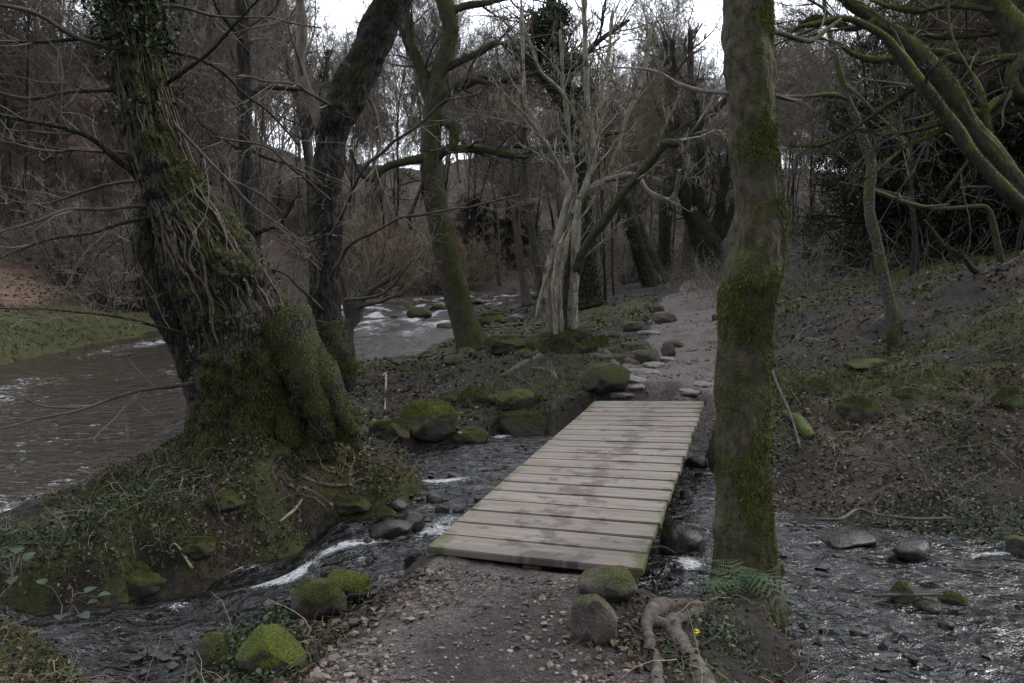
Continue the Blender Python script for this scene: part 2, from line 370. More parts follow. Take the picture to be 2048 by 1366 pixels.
STREAM = np.array([P2(*q) for q in [
    (2500, 1075), (2048, 1098), (1850, 1082), (1700, 1072), (1560, 1040), (1440, 975), (1405, 880), (1330, 850), (1180, 852), (1100, 868), (1000, 866), (930, 885), (850, 895), (795, 905),
    (850, 975), (775, 1020), (700, 1045), (610, 1085), (545, 1125), (420, 1168), (280, 1192), (140, 1225), (40, 1225), (-80, 1190)]] +
    [np.array([-5.2, 6.2]), np.array([-5.5, 4.6])] + [G(a_, b_, c_)[:2] * (1 + .13 / G(a_, b_, c_)[1]) for a_, b_, c_ in [(-60, 1205, -.45), (60, 1218, -.45), (140, 1250, -.44), (215, 1335, -.42), (250, 1420, -.42), (345, 1420, -.42), (385, 1366, -.42), (400, 1300, -.44), (470, 1268, -.42), (560, 1222, -.38), (650, 1185, -.30), (765, 1165, -.18), (850, 1105, -.12), (1000, 1090, -.1), (1200, 1105, -.1),
    (1330, 1160, -.2), (1440, 1172, -.25), (1552, 1180, -.3), (1568, 1300, -.36), (1640, 1400, -.4), (1750, 1600, -.4), (2500, 1900, -.4)]])
def sdist(x, y, pol):
    px, py = pol[:, 0], pol[:, 1]; qx, qy = np.roll(px, -1), np.roll(py, -1)
    best = np.full(x.shape, 1e9); ins = np.zeros(x.shape, bool)
    for ax, ay, bx, by in zip(px, py, qx, qy):
        ex, ey = bx - ax, by - ay; l = ex * ex + ey * ey + 1e-12
        t = np.clip(((x - ax) * ex + (y - ay) * ey) / l, 0, 1)
        best = np.minimum(best, (x - ax - t * ex) ** 2 + (y - ay - t * ey) ** 2)
        c = (ay > y) != (by > y)
        ins ^= c & (x < ex * (y - ay) / (ey if abs(ey) > 1e-12 else 1e-12) + ax)
    d = np.sqrt(best); return np.where(ins, -d, d)
CT = [G(*q) for q in [
    (1024, 1366, -.06), (850, 1250, -.08), (1200, 1250, -.06), (1050, 1150, -.048), (900, 1130, -.052), (1250, 1160, -.05), (980, 1180, -.05), (860, 1115, -.06), (640, 1366, -.16), (620, 1250, -.30), (720, 1200, -.25), (480, 1350, -.36),
    (1250, 1366, -.06), (1400, 1366, -.10), (1350, 1250, -.12), (1480, 1250, -.2), (1500, 1180, -.25), (1530, 1340, -.3), (1300, 1190, -.2),
    (1200, 796, -.03), (1300, 798, -.02), (1400, 798, -.03), (1300, 740, .0), (1400, 740, .02), (1320, 680, .07), (1460, 690, .1), (1400, 620, .2), (1400, 580, .4), (1330, 590, .33),
    (1150, 800, -.16), (1100, 830, -.3), (1060, 780, -.2), (900, 770, -.3), (760, 765, -.42), (1000, 730, -.12), (1110, 705, .0), (1180, 690, .02), (950, 705, -.35), (1010, 800, -.3), (880, 840, -.4), (760, 830, -.35),
    (1010, 640, -.5), (1100, 640, -.25), (1200, 640, .05), (1010, 612, -.55), (1250, 600, .2), (1150, 600, .05), (1300, 570, .45),
    (500, 880, .0), (620, 880, -.02), (400, 885, -.05), (700, 950, -.25), (820, 945, -.42), (300, 960, -.2), (150, 1000, -.42), (50, 1060, -.6), (400, 1040, -.3), (560, 1020, -.3), (660, 1010, -.4), (250, 1110, -.45), (430, 1120, -.5), (90, 1170, -.62), (10, 1140, -.68),
    (660, 800, -.12), (690, 870, -.25), (0, 1310, -.42), (120, 1350, -.42), (-200, 1366, -.45)]]
CT += [D(*q) for q in [
    (150, 690, 23.6), (330, 640, 31), (150, 640, 26.5), (0, 655, 22.5), (150, 560, 32), (300, 560, 39), (0, 540, 29), (150, 360, 43), (0, 330, 39), (300, 420, 52), (150, 120, 58), (-200, 80, 52), (400, 200, 72), (-300, 500, 29),
    (450, 560, 44), (560, 560, 50), (700, 575, 55), (850, 575, 58), (600, 480, 70), (800, 480, 85), (700, 345, 130), (500, 270, 110), (900, 335, 150), (1000, 560, 65), (1100, 560, 70), (1100, 450, 110), (1200, 340, 150),
    (1400, 548, 70), (1400, 460, 120), (1400, 345, 165), (1600, 540, 30), (1560, 600, 19), (1600, 650, 14), (1600, 720, 11.5), (1600, 800, 9.5), (1590, 900, 8), (1600, 1000, 7.1),
    (1790, 700, 11.5), (2048, 520, 13), (2048, 620, 10.5), (1900, 620, 12), (2048, 720, 9.2), (2048, 850, 8), (2048, 1000, 7), (1800, 850, 8.3), (1800, 960, 7.3), (1700, 560, 24), (1850, 560, 15.5), (1800, 535, 24), (2048, 480, 26), (2300, 500, 12), (2400, 800, 8),
    (1700, 525, 50), (1700, 470, 100), (2048, 380, 100), (2300, 300, 80), (1550, 380, 140)]]
CT += [np.array(q) for q in [(0, 1.2, -.06), (2.5, 1, -.2), (-2.5, 1, -.3), (0, -6, .0), (6, -4, .3), (-6, -5, .2), (0, -60, 3), (60, -20, 4), (-60, -20, 8), (60, 10, 6), (-30, 5, 4), (-40, 30, 12), (12, 2, -.2)]]
CT = np.array(CT)
def _pl(x, y): 
    r = np.sqrt(x * x + y * y) + .5; return np.stack([np.arctan2(x, y) * 1.0, np.log(r)], -1)
CU = _pl(CT[:, 0], CT[:, 1])
def _k(d): return np.sqrt(d * d + .03 ** 2)
_A = _k(np.linalg.norm(CU[:, None] - CU[None], axis=2)); _n = len(CT)
_B = np.zeros((_n + 1, _n + 1)); _B[:_n, :_n] = _A; _B[:_n, _n] = 1; _B[_n, :_n] = 1
_w = np.linalg.solve(_B + np.diag([1e-3] * _n + [0]), np.concatenate([CT[:, 2], [0]]))
def _rbf(x, y):
    u = _pl(x, y); o = np.full(x.shape, _w[-1])
    for c, w in zip(CU, _w[:-1]):
        o += w * _k(np.sqrt((u[..., 0] - c[0]) ** 2 + (u[..., 1] - c[1]) ** 2))
    return o
# bridge footprint
BL0, BR0, BL1, BR1 = G(852, 1094, 0), G(1285, 1140, 0), G(1190, 801, 0), G(1410, 801, 0)
BDIR = unit(((BL1 + BR1) - (BL0 + BR0)) / 2)[:2]
PATHS = [np.array([G(a, b, -.06)[:2] for a, b in [(640, 1400), (660, 1290), (780, 1180), (880, 1125), (1280, 1160), (1150, 1190), (1150, 1290), (1260, 1366), (1300, 1500), (1300, 2300), (500, 2300)]]),
         np.array([G(a, b, z)[:2] for a, b, z in [(1205, 803, 0), (1240, 750, 0), (1285, 700, .05), (1310, 645, .15), (1318, 605, .3), (1362, 574, .45), (1385, 562, .5), (1470, 562, .5), (1490, 600, .3), (1500, 640, .15), (1500, 700, .05), (1450, 760, 0), (1415, 803, 0)]])]
def masks(x, y, z=None):
    p3 = xy3(x, y); e = fbm(p3, 1.7, 3, 31)
    pd = np.minimum(sdist(x, y, PATHS[0]), sdist(x, y, PATHS[1]))
    path = 1 - sstep(-.12, .22, pd + e * .07)
    r = np.sqrt(x * x + y * y)
    n1 = fbm(p3, .9, 4, 41)
    def blob(cx, cy, rx, ry): return np.exp(-(((x - cx) / rx) ** 2 + ((y - cy) / ry) ** 2))
    m = .15 + .35 * n1
    n2 = fbm(p3, 2.6, 4, 43)
    m = m + (.60 + .7 * n2) * blob(-2.2, 6.6, 2.0, 1.6) + (.35 + .6 * n2) * blob(-3.3, 5.9, 1.4, 1.2) + .8 * blob(-2.6, 3.6, 1.3, .8) + .5 * blob(-.2, 10.8, 1.2, .9)
    m = m + .75 * blob(4.1, 10.2, 1.7, 1.2) + .55 * blob(7.4, 11, 2, 2.5) + .6 * blob(3.2, 8.6, .8, 1.) + .6 * blob(10, 24, 9, 5) + .5 * blob(5.4, 15, 3, 1.6)
    m = m + .95 * blob(-13.6, 24, 2.3, 8) + .4 * blob(1.9, 17, .8, 3) + .5 * blob(3.5, 26, 1.5, 3) + .35 * blob(1.5, 4.2, .35, .5)
    m = m - .55 * blob(4.8, 13.6, 2.2, 1.6) - .4 * blob(0.4, 12.5, 1.6, 3) - .3 * blob(5.5, 7.3, 2, .8)
    l = .1 + .45 * fbm(p3, 1.3, 4, 51) + (.3 + .5 * fbm(p3, 3.1, 3, 53)) * blob(-2.6, 6.4, 1.9, 1.4) + .55 * blob(-.9, 7.3, .9, .7) + .6 * blob(4.2, 8, 2.4, 1.2)
    l = l + sstep(-14.8, -16.5, x) * (y > 12) * (y < 60) + sstep(38, 50, y) * sstep(2, -3, x) + .5 * sstep(45, 70, r)
    bar = blob(.3, 33, 3, 12)
    return path, np.clip(m * (1 - path), 0, 1), np.clip(l * (1 - path), 0, 1), pd, bar
def H(x, y, fine=True):
    x = np.atleast_1d(np.asarray(x, float)); y = np.atleast_1d(np.asarray(y, float))
    r = np.sqrt(x * x + y * y)
    h = _rbf(x, y)
    p3 = xy3(x, y)
    pd = np.minimum(sdist(x, y, PATHS[0]), sdist(x, y, PATHS[1])); off = sstep(-.1, .5, pd)
    am = np.clip(.02 * r, .05, 2.)
    h = h + off * am * .45 * fbm(p3, 1.0, 2, 3) * sstep(1, 6, r) * np.clip(6 / r, .35, 1)
    h = h + np.clip(r - 30, 0, 60) * .012 * fbm(p3, .08, 3, 5) + np.clip(r - 95, 0, 60) * .06 * fbm(p3, .035, 4, 6)
    if fine:
        h = h + (.006 + .038 * off) * fbm(p3, 3.2, 4, 7) + (.004 + .008 * off) * fbm(p3, 16, 3, 8)
        mnd = np.exp(-((x + 2.4) / 1.9) ** 2 - ((y - 6.4) / 1.5) ** 2) + .9 * np.exp(-((x - 4.5) / 2.2) ** 2 - ((y - 9.2) / 2.2) ** 2) + .5 * np.exp(-((x + .8) / 1.2) ** 2 - ((y - 10.8) / 1.) ** 2)
        h = h + off * mnd * (.12 * fbm(p3, 1.9, 3, 14) + .07 * np.abs(fbm(p3, 4.5, 2, 15)) - .02)
    e = fbm(p3, 2.3, 3, 11)
    zr = z_river(y); d = sdist(x, y, RIVER) + e * .14
    h = np.where(d > 0, np.minimum(h, zr + .06 + d * 1.1 + np.maximum(0, d - .5) * 3), np.minimum(zr - .06, zr + d * .6)) if True else h
    h = np.maximum(h, np.where(d < 0, zr - .5, np.where(d < 3, zr + np.minimum(d * .5, .05), -9)))
    zst = zs_stream(x); d2 = sdist(x, y, STREAM) + e * .06
    near = r < 30
    h = np.where(near & (d2 > 0), np.minimum(h, zst + .03 + d2 * 2.2 + np.maximum(0, d2 - .3) * 4), h)
    bed = zst - .04 - np.minimum(.16, -d2 * .4) + .05 * fbm(p3, 5, 3, 12)
    h = np.where(near & (d2 <= 0), np.minimum(h, bed), h)
    # never poke through the bridge deck
    q = np.stack([x - BL0[0], y - BL0[1]], -1); al = q @ BDIR
    tt = al / np.linalg.norm((BL1 - BL0)[:2]); ba = q[..., 0] * BDIR[1] - q[..., 1] * BDIR[0]
    inb = (tt > .012) & (tt < 1.04) & (ba > -.25) & (ba < 1.6)
    h = np.where(inb, np.minimum(h, -.13), h)
    return h
def T(px, py, near=2., far=200.):
    d = ray(px, py); ts = np.exp(np.linspace(math.log(near), math.log(far), 900))
    P = np.array([0, 0, EYE]) + d * ts[:, None]; g = P[:, 2] - H(P[:, 0], P[:, 1], False)
    k = np.argmax(g < 0)
    if g[k] >= 0: k = len(ts) - 1
    return P[max(k, 1)]
def on(p, dz=0.): return np.array([p[0], p[1], float(H(p[0], p[1], False)[0]) + dz])

def build_ground():
    a1 = np.arange(-44, 44.01, .125); a = np.concatenate([np.arange(-180, -44, 4), a1, np.arange(47, 180, 4)]); a = np.radians(a)
    r = np.exp(np.arange(math.log(.5), math.log(235), .0098))
    A, Rr = np.meshgrid(a, r); x, y = Rr * np.sin(A), Rr * np.cos(A)
    z = H(x.ravel(), y.ravel()).reshape(x.shape)
    path, mo, li, pd, bar = masks(x, y)
    nr, na = x.shape
    V = np.stack([x, y, z], -1).reshape(-1, 3)
    i = np.arange(nr - 1)[:, None] * na; j = np.arange(na)[None]; k = (j + 1) % na
    F = np.stack([i + j, i + na + j, i + na + k, i + k], -1).reshape(-1, 4)[:, ::-1]
    V = np.vstack([V, [[0, 0, z[0].mean()]]]); c = len(V) - 1
    jj = np.arange(na); F2 = np.stack([np.full(na, c), (jj + 1) % na, jj], -1)[:, ::-1]
    ap = lambda m: np.concatenate([m.ravel(), [0]])
    return tag(mesh('ground', V, [F, F2], M['ground'], attrs={'path': ap(path), 'moss': ap(mo), 'litter': ap(li), 'pebble': ap(bar), 'russet': ap(sstep(-15, -17, x) * (y > 12) * (y < 60)), 'mud': ap(np.clip(np.exp(-((x - .15) / .75) ** 2 - ((y - 3.3) / .75) ** 2) * 1.3 + .25 * fbm(xy3(x, y), 3, 3, 9), 0, 1) * (y < 6))}), kind='structure',
               label='dark woodland soil with moss, leaf litter and banks sloping to the water')
ground = build_ground()

def water_sheet(name, pol, zf, mat, res, foamf, wave, label, grow=.25):
    x0, y0 = pol.min(0) - .3; x1, y1 = pol.max(0) + .3
    x0, y0, x1, y1 = max(x0, -40), max(y0, 1), min(x1, 60), min(y1, 75)
    a = np.arange(math.atan2(x0, max(y0, 2)) if x0 > 0 else -1.35, 1.15, .0035 if res == 'river' else .003)
    r = np.exp(np.arange(math.log(1.5), math.log(75), .012 if res == 'river' else .009))
    A, Rr = np.meshgrid(a, r); x, y = Rr * np.sin(A), Rr * np.cos(A)
    keep = sdist(x, y, pol) < grow
    if res == 'stream': keep &= Rr < 16
    z = zf(x, y) + wave(x, y); nr, na = x.shape
    idx = np.arange(nr * na).reshape(nr, na)
    q = keep[:-1, :-1] & keep[1:, :-1] & keep[1:, 1:] & keep[:-1, 1:]
    F = np.stack([idx[:-1, :-1], idx[:-1, 1:], idx[1:, 1:], idx[1:, :-1]], -1)[q]
    used = np.unique(F); mp_ = np.full(nr * na, -1); mp_[used] = np.arange(len(used))
    V = np.stack([x, y, z], -1).reshape(-1, 3)[used]
    fo = foamf(x, y).ravel()[used]
    return tag(mesh(name, V, mp_[F], mat, attrs={'foam': fo}), label=label, kind='structure')
def river_wave(x, y):
    n = fbm(xy3(x * .8, y * .5), 1.6, 4, 61); ra = sstep(18, 30, y)
    return (.015 + .05 * ra) * n + .008 * fbm(xy3(x, y * .7), 5, 2, 63)
def river_foam(x, y):
    ra = sstep(20, 40, y); n = fbm(xy3(x, y * .45), .8, 3, 62)
    return np.clip(.25 + .3 * n + ra * (.05 + .7 * fbm(xy3(x, y * .35), 2.2, 3, 64)), 0, 1)
water_sheet('river', RIVER, lambda x, y: z_river(y), M['river'], 'river', river_foam, river_wave, 'broad brown river with riffles and flecks of foam')
FOAMS = [(P2(540, 1165), .30, .12), (P2(470, 1150), .25, .05), (P2(600, 1140), .14, .12), (P2(350, 1215), .12, .05), (P2(1000, 872), .14, .1), (P2(1120, 880), .2, .04), (P2(1640, 1088), .25, .04), (P2(2000, 1105), .2, .05),
         (P2(880, 1060), .2, .25), (P2(690, 1095), .2, .1), (P2(900, 960), .3, .12), (P2(1380, 1130), .1, .1), (P2(560, 1225), .2, .06)]
SFO = [(P2(a, b), c) for a, b, c in [(1832, 1125, .16), (1875, 1125, .1), (1800, 1220, .1), (1915, 1215, .1), (1700, 1100, .15), (822, 1070, .14), (850, 1020, .12), (800, 1150, .12), (868, 1015, .1), (985, 968, .07), (890, 1035, .1), (920, 1040, .1), (1395, 945, .1), (1370, 1120, .12), (760, 1085, .14), (720, 1120, .12), (640, 1115, .12), (1040, 905, .12), (960, 905, .1), (1600, 1070, .1), (1950, 1110, .14), (860, 960, .1), (940, 930, .09)]]
def stream_foam(x, y):
    o = .12 * fbm(xy3(x, y), 1.5, 3, 71)
    for c, a, b in FOAMS: o = o + 1.0 * np.exp(-(((x - c[0]) / a) ** 2 + ((y - c[1]) / b) ** 2))
    for c, a in SFO: o = o + .42 * np.exp(-((x - c[0]) ** 2 + (y - c[1]) ** 2) / a ** 2)
    return np.clip(o, -.3, 1)
def stream_wave(x, y):
    n = fbm(xy3(x * 1.0, y * 1.4), 2.8, 3, 72, .42); k = .022 + .028 * np.exp(-((x + 1.7) / 1.) ** 2)
    return k * n
water_sheet('stream', STREAM, lambda x, y: zs_stream(x), M['stream'], 'stream', stream_foam, stream_wave, 'shallow dark stream running over stones under the footbridge')

# ------------------------------------------------------------------ footbridge
def box(c, u, v, w, l, b, h, bev=.006):
    """rounded box: centre c, axes u,v,w unit, full sizes l,b,h ; 3x3-ish bevelled by 24-vertex layout"""
    import bmesh
    bm = bmesh.new(); bmesh.ops.create_cube(bm, size=1)
    for q in bm.verts: q.co = (q.co[0] * l, q.co[1] * b, q.co[2] * h)
    bmesh.ops.subdivide_edges(bm, edges=[e for e in bm.edges if abs((e.verts[0].co - e.verts[1].co)[0]) > l * .9], cuts=9)
    bmesh.ops.bevel(bm, geom=[e for e in bm.edges if len(e.link_faces) == 2 and e.calc_face_angle(0) > .5], offset=bev, segments=2, affect='EDGES')
    V = np.array([q.co[:] for q in bm.verts]); F = {}
    for f in bm.faces: F.setdefault(len(f.verts), []).append([q.index for q in f.verts])
    bm.free()
    return V, [np.array(f) for f in F.values()]
def m_deck():
    t = NT('weathered_deck')
    rnd = t.n('ShaderNodeObjectInfo').outputs['Random']
    off = t.n('ShaderNodeVectorMath', operation='ADD'); t.t.links.new(t.obj(), off.inputs[0]); cb = t.n('ShaderNodeCombineXYZ'); t.t.links.new(t.math('MULTIPLY', rnd, 37.), cb.inputs[0]); t.t.links.new(t.math('MULTIPLY', rnd, 91.), cb.inputs[1]); t.t.links.new(cb.outputs[0], off.inputs[1]); ov = off.outputs[0]
    cw = t.n('ShaderNodeCombineXYZ'); t.t.links.new(t.attr('bx'), cw.inputs[0]); t.t.links.new(t.attr('by'), cw.inputs[1]); wv = cw.outputs[0]
    g = t.noise(16, 7, .65, vec=ov, stretch=(.10, 1.6, 1)); g2 = t.noise(70, 4, .6, vec=ov, stretch=(.05, 1, 1)); st = t.noise(5.5, 6, .62, vec=wv); st2 = t.noise(1.6, 4, .6, vec=wv)
    c = t.mix(t.ramp(g, [(.3, 0), (.7, 1)]), (.104, .091, .076), (.255, .226, .195))
    c = t.mix(t.ramp(g2, [(.5, 0), (.66, .6)]), c, (.075, .06, .052))
    c = t.mix(t.math('MULTIPLY', rnd, .45), c, (.115, .10, .085))
    c = t.mix(t.ramp(st2, [(.42, 0), (.65, .45)]), c, (.155, .112, .095))
    w = t.attr('wear'); wm = t.ramp(t.math('ADD', st, t.math('MULTIPLY', w, .17)), [(.62, 0), (.68, .7)])
    c = t.mix(wm, c, (.045, .029, .026))
    e = t.attr('edge'); em = t.ramp(t.math('ADD', t.noise(9, 5, .65, vec=wv), t.math('MULTIPLY', e, .45)), [(.66, 0), (.86, .9)])
    c = t.mix(em, c, (.055, .065, .022))
    t.bump(t.math('ADD', g, t.math('MULTIPLY', g2, .6)), .6, .008)
    return t.done(c, t.mix(wm, (.8,) * 3, (.5,) * 3))
M['deck'] = m_deck()
M['beam'] = simple('dark_timber', [(0, (.03, .027, .018)), (1, (.10, .085, .06))], .85, 14)
def build_bridge():
    root = empty('footbridge', (BL0 + BR0 + BL1 + BR1) / 4 * np.array([1, 1, 0]) + np.array([0, 0, -.1]), 'low footbridge of weathered grey brown boards laid across the stream', 'footbridge')
    N = 21
    for k in range(N):
        f0, f1 = (k + .03) / N, (k + .94) / N
        a, b = BL0 + (BL1 - BL0) * f0, BR0 + (BR1 - BR0) * f0
        a2, b2 = BL0 + (BL1 - BL0) * f1, BR0 + (BR1 - BR0) * f1
        c = (a + b + a2 + b2) / 4; u = unit(b - a + b2 - a2); v = np.array([-u[1], u[0], 0]); L = np.linalg.norm(b - a) + random.uniform(-.008, .012)
        bw = abs(np.dot(((a2 + b2) - (a + b)) / 2, v)); th = .042
        V, F = box(None, u, v, None, L, bw, th, .005)
        V[:, 2] += .0015 * fbm(V, 2.5, 2, k)
        V[:, 0] += V[:, 1] * float(np.dot(BDIR, u[:2]) / np.dot(BDIR, v[:2]))
        wear = np.clip(1 - np.abs((V[:, 0] / L) - (.04 - .05 * math.sin(k * .35))) * 2.6, 0, 1)
        edge = np.clip((np.abs(V[:, 0]) / (L / 2) - .72) * 3.6, 0, 1) * (1.0 if k in (0, 20, 19, 18) else .55)
        an = math.atan2(u[1], u[0]) + random.uniform(-.005, .005)
        o = mesh('plank', V, F, M['deck'], None, False, {'wear': wear, 'edge': edge, 'bx': V[:, 0], 'by': V[:, 1] + k * .25}); o.parent = root
        o.location = [c[0] - root.location[0] + random.uniform(-.006, .006) * u[0], c[1] - root.location[1] + random.uniform(-.006, .006) * u[1], -th / 2 + .1 + random.uniform(-.002, .002)]
        o.rotation_euler = (random.uniform(-.006, .006), 0, an)
    for f in (.08, .5, .90):
        a = BL0 + (BR0 - BL0) * f + np.append(BDIR * .03, 0); b = BL1 + (BR1 - BL1) * f - np.append(BDIR * .03, 0); c = (a + b) / 2; u = unit(b - a)
        V, F = box(None, u, None, None, np.linalg.norm(b - a), .11, .17, .01)
        o = mesh('beam', V, F, M['beam'], None, False); o.parent = root
        o.location = [c[0] - root.location[0], c[1] - root.location[1], -.042 - .003 - .085 + .1]; o.rotation_euler = (0, 0, math.atan2(u[1], u[0]))
    return root
build_bridge()
#==STAGE2==
# ------------------------------------------------------------------ branch growth (vectorised)
def grow(p, d, L, r0, K=6, wig=.3, up=.1, tip=.3):
    N = len(p); P = np.empty((N, K, 3)); P[:, 0] = p; d = unit(d); st = (L / (K - 1))[:, None]
    for k in range(1, K):
        d = unit(d + rng.normal(0, wig, (N, 3)) + np.array([0, 0, up]))
        P[:, k] = P[:, k - 1] + d * st
    return P, r0[:, None] * np.linspace(1, tip, K)[None]
def spawn(P, Rr, n, t0=.2, t1=1., a0=.5, a1=1.1, lr=.5, rr=.6, rmin=.003, flat=0.):
    N, K, _ = P.shape; t = rng.uniform(t0, t1, (N, n)); x = t * (K - 1.001); k = x.astype(int); f = (x - k)[..., None]
    i = np.arange(N)[:, None]
    pos = P[i, k] * (1 - f) + P[i, k + 1] * f; tan = unit(P[i, k + 1] - P[i, k]); r = Rr[i, k] * (1 - f[..., 0]) + Rr[i, k + 1] * f[..., 0]
    q = rng.normal(0, 1, (N, n, 3)); q[..., 2] *= 1 - flat; q = unit(q - (q * tan).sum(-1, keepdims=True) * tan)
    a = rng.uniform(a0, a1, (N, n, 1)); d = tan * np.cos(a) + q * np.sin(a)
    L = np.linalg.norm(P[:, -1] - P[:, 0], axis=1)[:, None] * lr * (1.15 - .6 * t) * rng.uniform(.5, 1.3, (N, n))
    return pos.reshape(-1, 3), d.reshape(-1, 3), L.ravel(), np.maximum(r * rr, rmin).ravel()
def join(parts):
    V, F, o = [], [], 0
    for v, f in parts:
        V.append(v)
        for g in (f if isinstance(f, list) else [f]): F.append(g + o)
        o += len(v)
    by = {}
    for f in F: by.setdefault(f.shape[1], []).append(f)
    return np.vstack(V), [np.vstack(x) for x in by.values()]
def crown_of(limbs, per_m=2.2, L1=.9, levels=3, kids=(5, 4), wig=.16, up=.05, rmin=.003, r1=.4, t0=.15, ang=(.5, 1.2), lr=.5, K=6, keep=None):
    """twigs growing out of hand laid limbs (rows x,y,z,r)"""
    out = []; pos, d, Ls, rs = [], [], [], []
    for Q in limbs:
        Q = np.asarray(Q); seg = np.linalg.norm(Q[-1, :3] - Q[0, :3]); n = max(2, int(seg * per_m))
        a, b, c, e = spawn(Q[None, :, :3], Q[None, :, 3], n, t0, 1., ang[0], ang[1], 1., r1, rmin)
        c = rng.uniform(.35, 1.25, len(c)) * L1
        pos.append(a); d.append(b); Ls.append(c); rs.append(np.minimum(e, .02 * L1 + .004))
    P, Rr = grow(np.vstack(pos), np.vstack(d), np.concatenate(Ls), np.concatenate(rs), K, wig, up)
    out.append(tubes(P, Rr, 5))
    for lv in range(levels - 1):
        a, b, c, e = spawn(P, Rr, kids[min(lv, len(kids) - 1)], .15, 1., .4, 1.1, lr, .6, rmin)
        P, Rr = grow(a, b, c, e, 5, wig, up, .5)
        out.append(tubes(P, Rr, 3))
    return join(out)
def vnormal(V, F):
    N = np.zeros_like(V)
    for f in (F if isinstance(F, list) else [F]):
        n = np.cross(V[f[:, 1]] - V[f[:, 0]], V[f[:, 2]] - V[f[:, 0]])
        for c in range(f.shape[1]): np.add.at(N, f[:, c], n)
    return unit(N)
def samp(V, F, n, w=None):
    """n random points on a mesh with normals; w = per-vertex weight"""
    f = F[0] if isinstance(F, list) else F
    a, b, c = V[f[:, 0]], V[f[:, 1]], V[f[:, 2]]; d = V[f[:, -1]]
    nn = np.cross(b - a, d - a); ar = np.linalg.norm(nn, axis=1)
    pw = ar * (w[f].mean(1) if w is not None else 1); pw = np.maximum(pw, 0)
    if pw.sum() <= 0: return np.zeros((0, 3)), np.zeros((0, 3))
    k = rng.choice(len(f), n, p=pw / pw.sum()); u, v = rng.random((n, 1)), rng.random((n, 1))
    if f.shape[1] == 3:
        s_ = (u + v) > 1; u = np.where(s_, 1 - u, u); v = np.where(s_, 1 - v, v)
    return a[k] + (b[k] - a[k]) * u + (d[k] - a[k]) * v, nn[k] / np.maximum(ar[k], 1e-12)[:, None]
def blades(pos, d, L, w):
    """thin bent triangles"""
    n = len(pos); s = unit(np.cross(d, rng.normal(0, 1, (n, 3)))); L = L[:, None]; w = w[:, None] * .5
    V = np.stack([pos - s * w, pos + s * w, pos + d * L * .6 + s * w * .7, pos + d * L * .6 - s * w * .7, pos + unit(d + np.array([0, 0, -.5])) * L], 1)
    b = np.arange(n)[:, None] * 5
    return V.reshape(-1, 3), [b + np.array([[0, 1, 2, 3]]), b + np.array([[3, 2, 4]])]
def leaves(pos, nrm, L, wr=.6, fold=.25, lobes=False):
    """folded leaves lying roughly along nrm"""
    n = len(pos); t = unit(np.cross(nrm, rng.normal(0, 1, (n, 3)))); s = np.cross(nrm, t); L = L[:, None]
    up = nrm * L * fold
    p = lambda a, b, c: pos + t * L * a + s * L * wr * b + up * c
    V = np.stack([p(0, 0, 0), p(.32, .5, 1), p(.7, .36, .8), p(1, 0, -.3), p(.7, -.36, .8), p(.32, -.5, 1), p(.5, 0, .1)], 1)
    b = np.arange(n)[:, None] * 7
    return V.reshape(-1, 3), np.concatenate([b + np.array([[0, 6, 1, 1]]), b + 0], 1)[:, :0] if False else [b + np.array([[0, 1, 2, 6]]), b + np.array([[6, 2, 3, 4]]), b + np.array([[0, 6, 4, 5]])]
def px_path(pts, y0, y1=None):
    y1 = y0 if y1 is None else y1; n = len(pts); q = np.array(pts, float)
    s = np.concatenate([[0], np.cumsum(np.hypot(*np.diff(q[:, :2], axis=0).T))]); s /= s[-1]
    o = []
    for (a, b, h), t in zip(pts, s):
        y = y0 + (y1 - y0) * t; o.append([*D(a, b, y), h * y / FPX])
    return np.array(o)
def mossw(V, F, bias=0., dx=0., dz=0., sc=1.8, seed=3, low=None):
    N = vnormal(V, F); w = fbm(V, sc, 3, seed) * .9 + bias + N[:, 0] * dx + N[:, 2] * dz
    if low is not None: w = w + low[1] * (1 - sstep(low[0], low[0] + .9, V[:, 2]))
    return np.clip(w, -1, 1)
def fuzz(name, V, F, w, n, parent, L=.022, wd=.004, mat='mossblade', droop=.6):
    p, N = samp(V, F, n, np.clip(w, 0, 1)); 
    if not len(p): return
    d = unit(N + rng.normal(0, .45, p.shape) + np.array([0, 0, -droop]))
    v, f = blades(p - N * .004, d, rng.uniform(.4, 1.3, n) * L, rng.uniform(.6, 1.4, n) * wd)
    o = mesh(name, v, f, M[mat], parent, False); o['kind'] = 'stuff'; return o
LIMBS = []
def limb(parent, name, pts, y0, y1=None, mat='darkbark', S_=12, step=.08, lump=.012, ridge=.0, seed=1, store=None, path=None, wiggle=.0, **k):
    Q = px_path(pts, y0, y1) if path is None else path
    if wiggle:
        n = max(6, int(np.linalg.norm(np.diff(Q[:, :3], axis=0), axis=1).sum() / .22)); Q = resample(Q, n)
        s = np.linspace(0, n * .22, n); m = np.clip(np.arange(n) / 3, 0, 1)[:, None]
        for c, sd in ((0, 1), (1, 2), (2, 3)): Q[:, c] += wiggle * m[:, 0] * fbm(xy3(s * 1.7, s * 0 + seed * 3.1 + sd), 1, 3, seed)
    V, F = trunk_mesh(Q, S_, step, lump, ridge, seed, **k)
    o = mesh(name, V, F, M[mat], parent)
    if store is not None: store.append(resample(Q, max(5, len(Q))))
    return o, V, F, Q
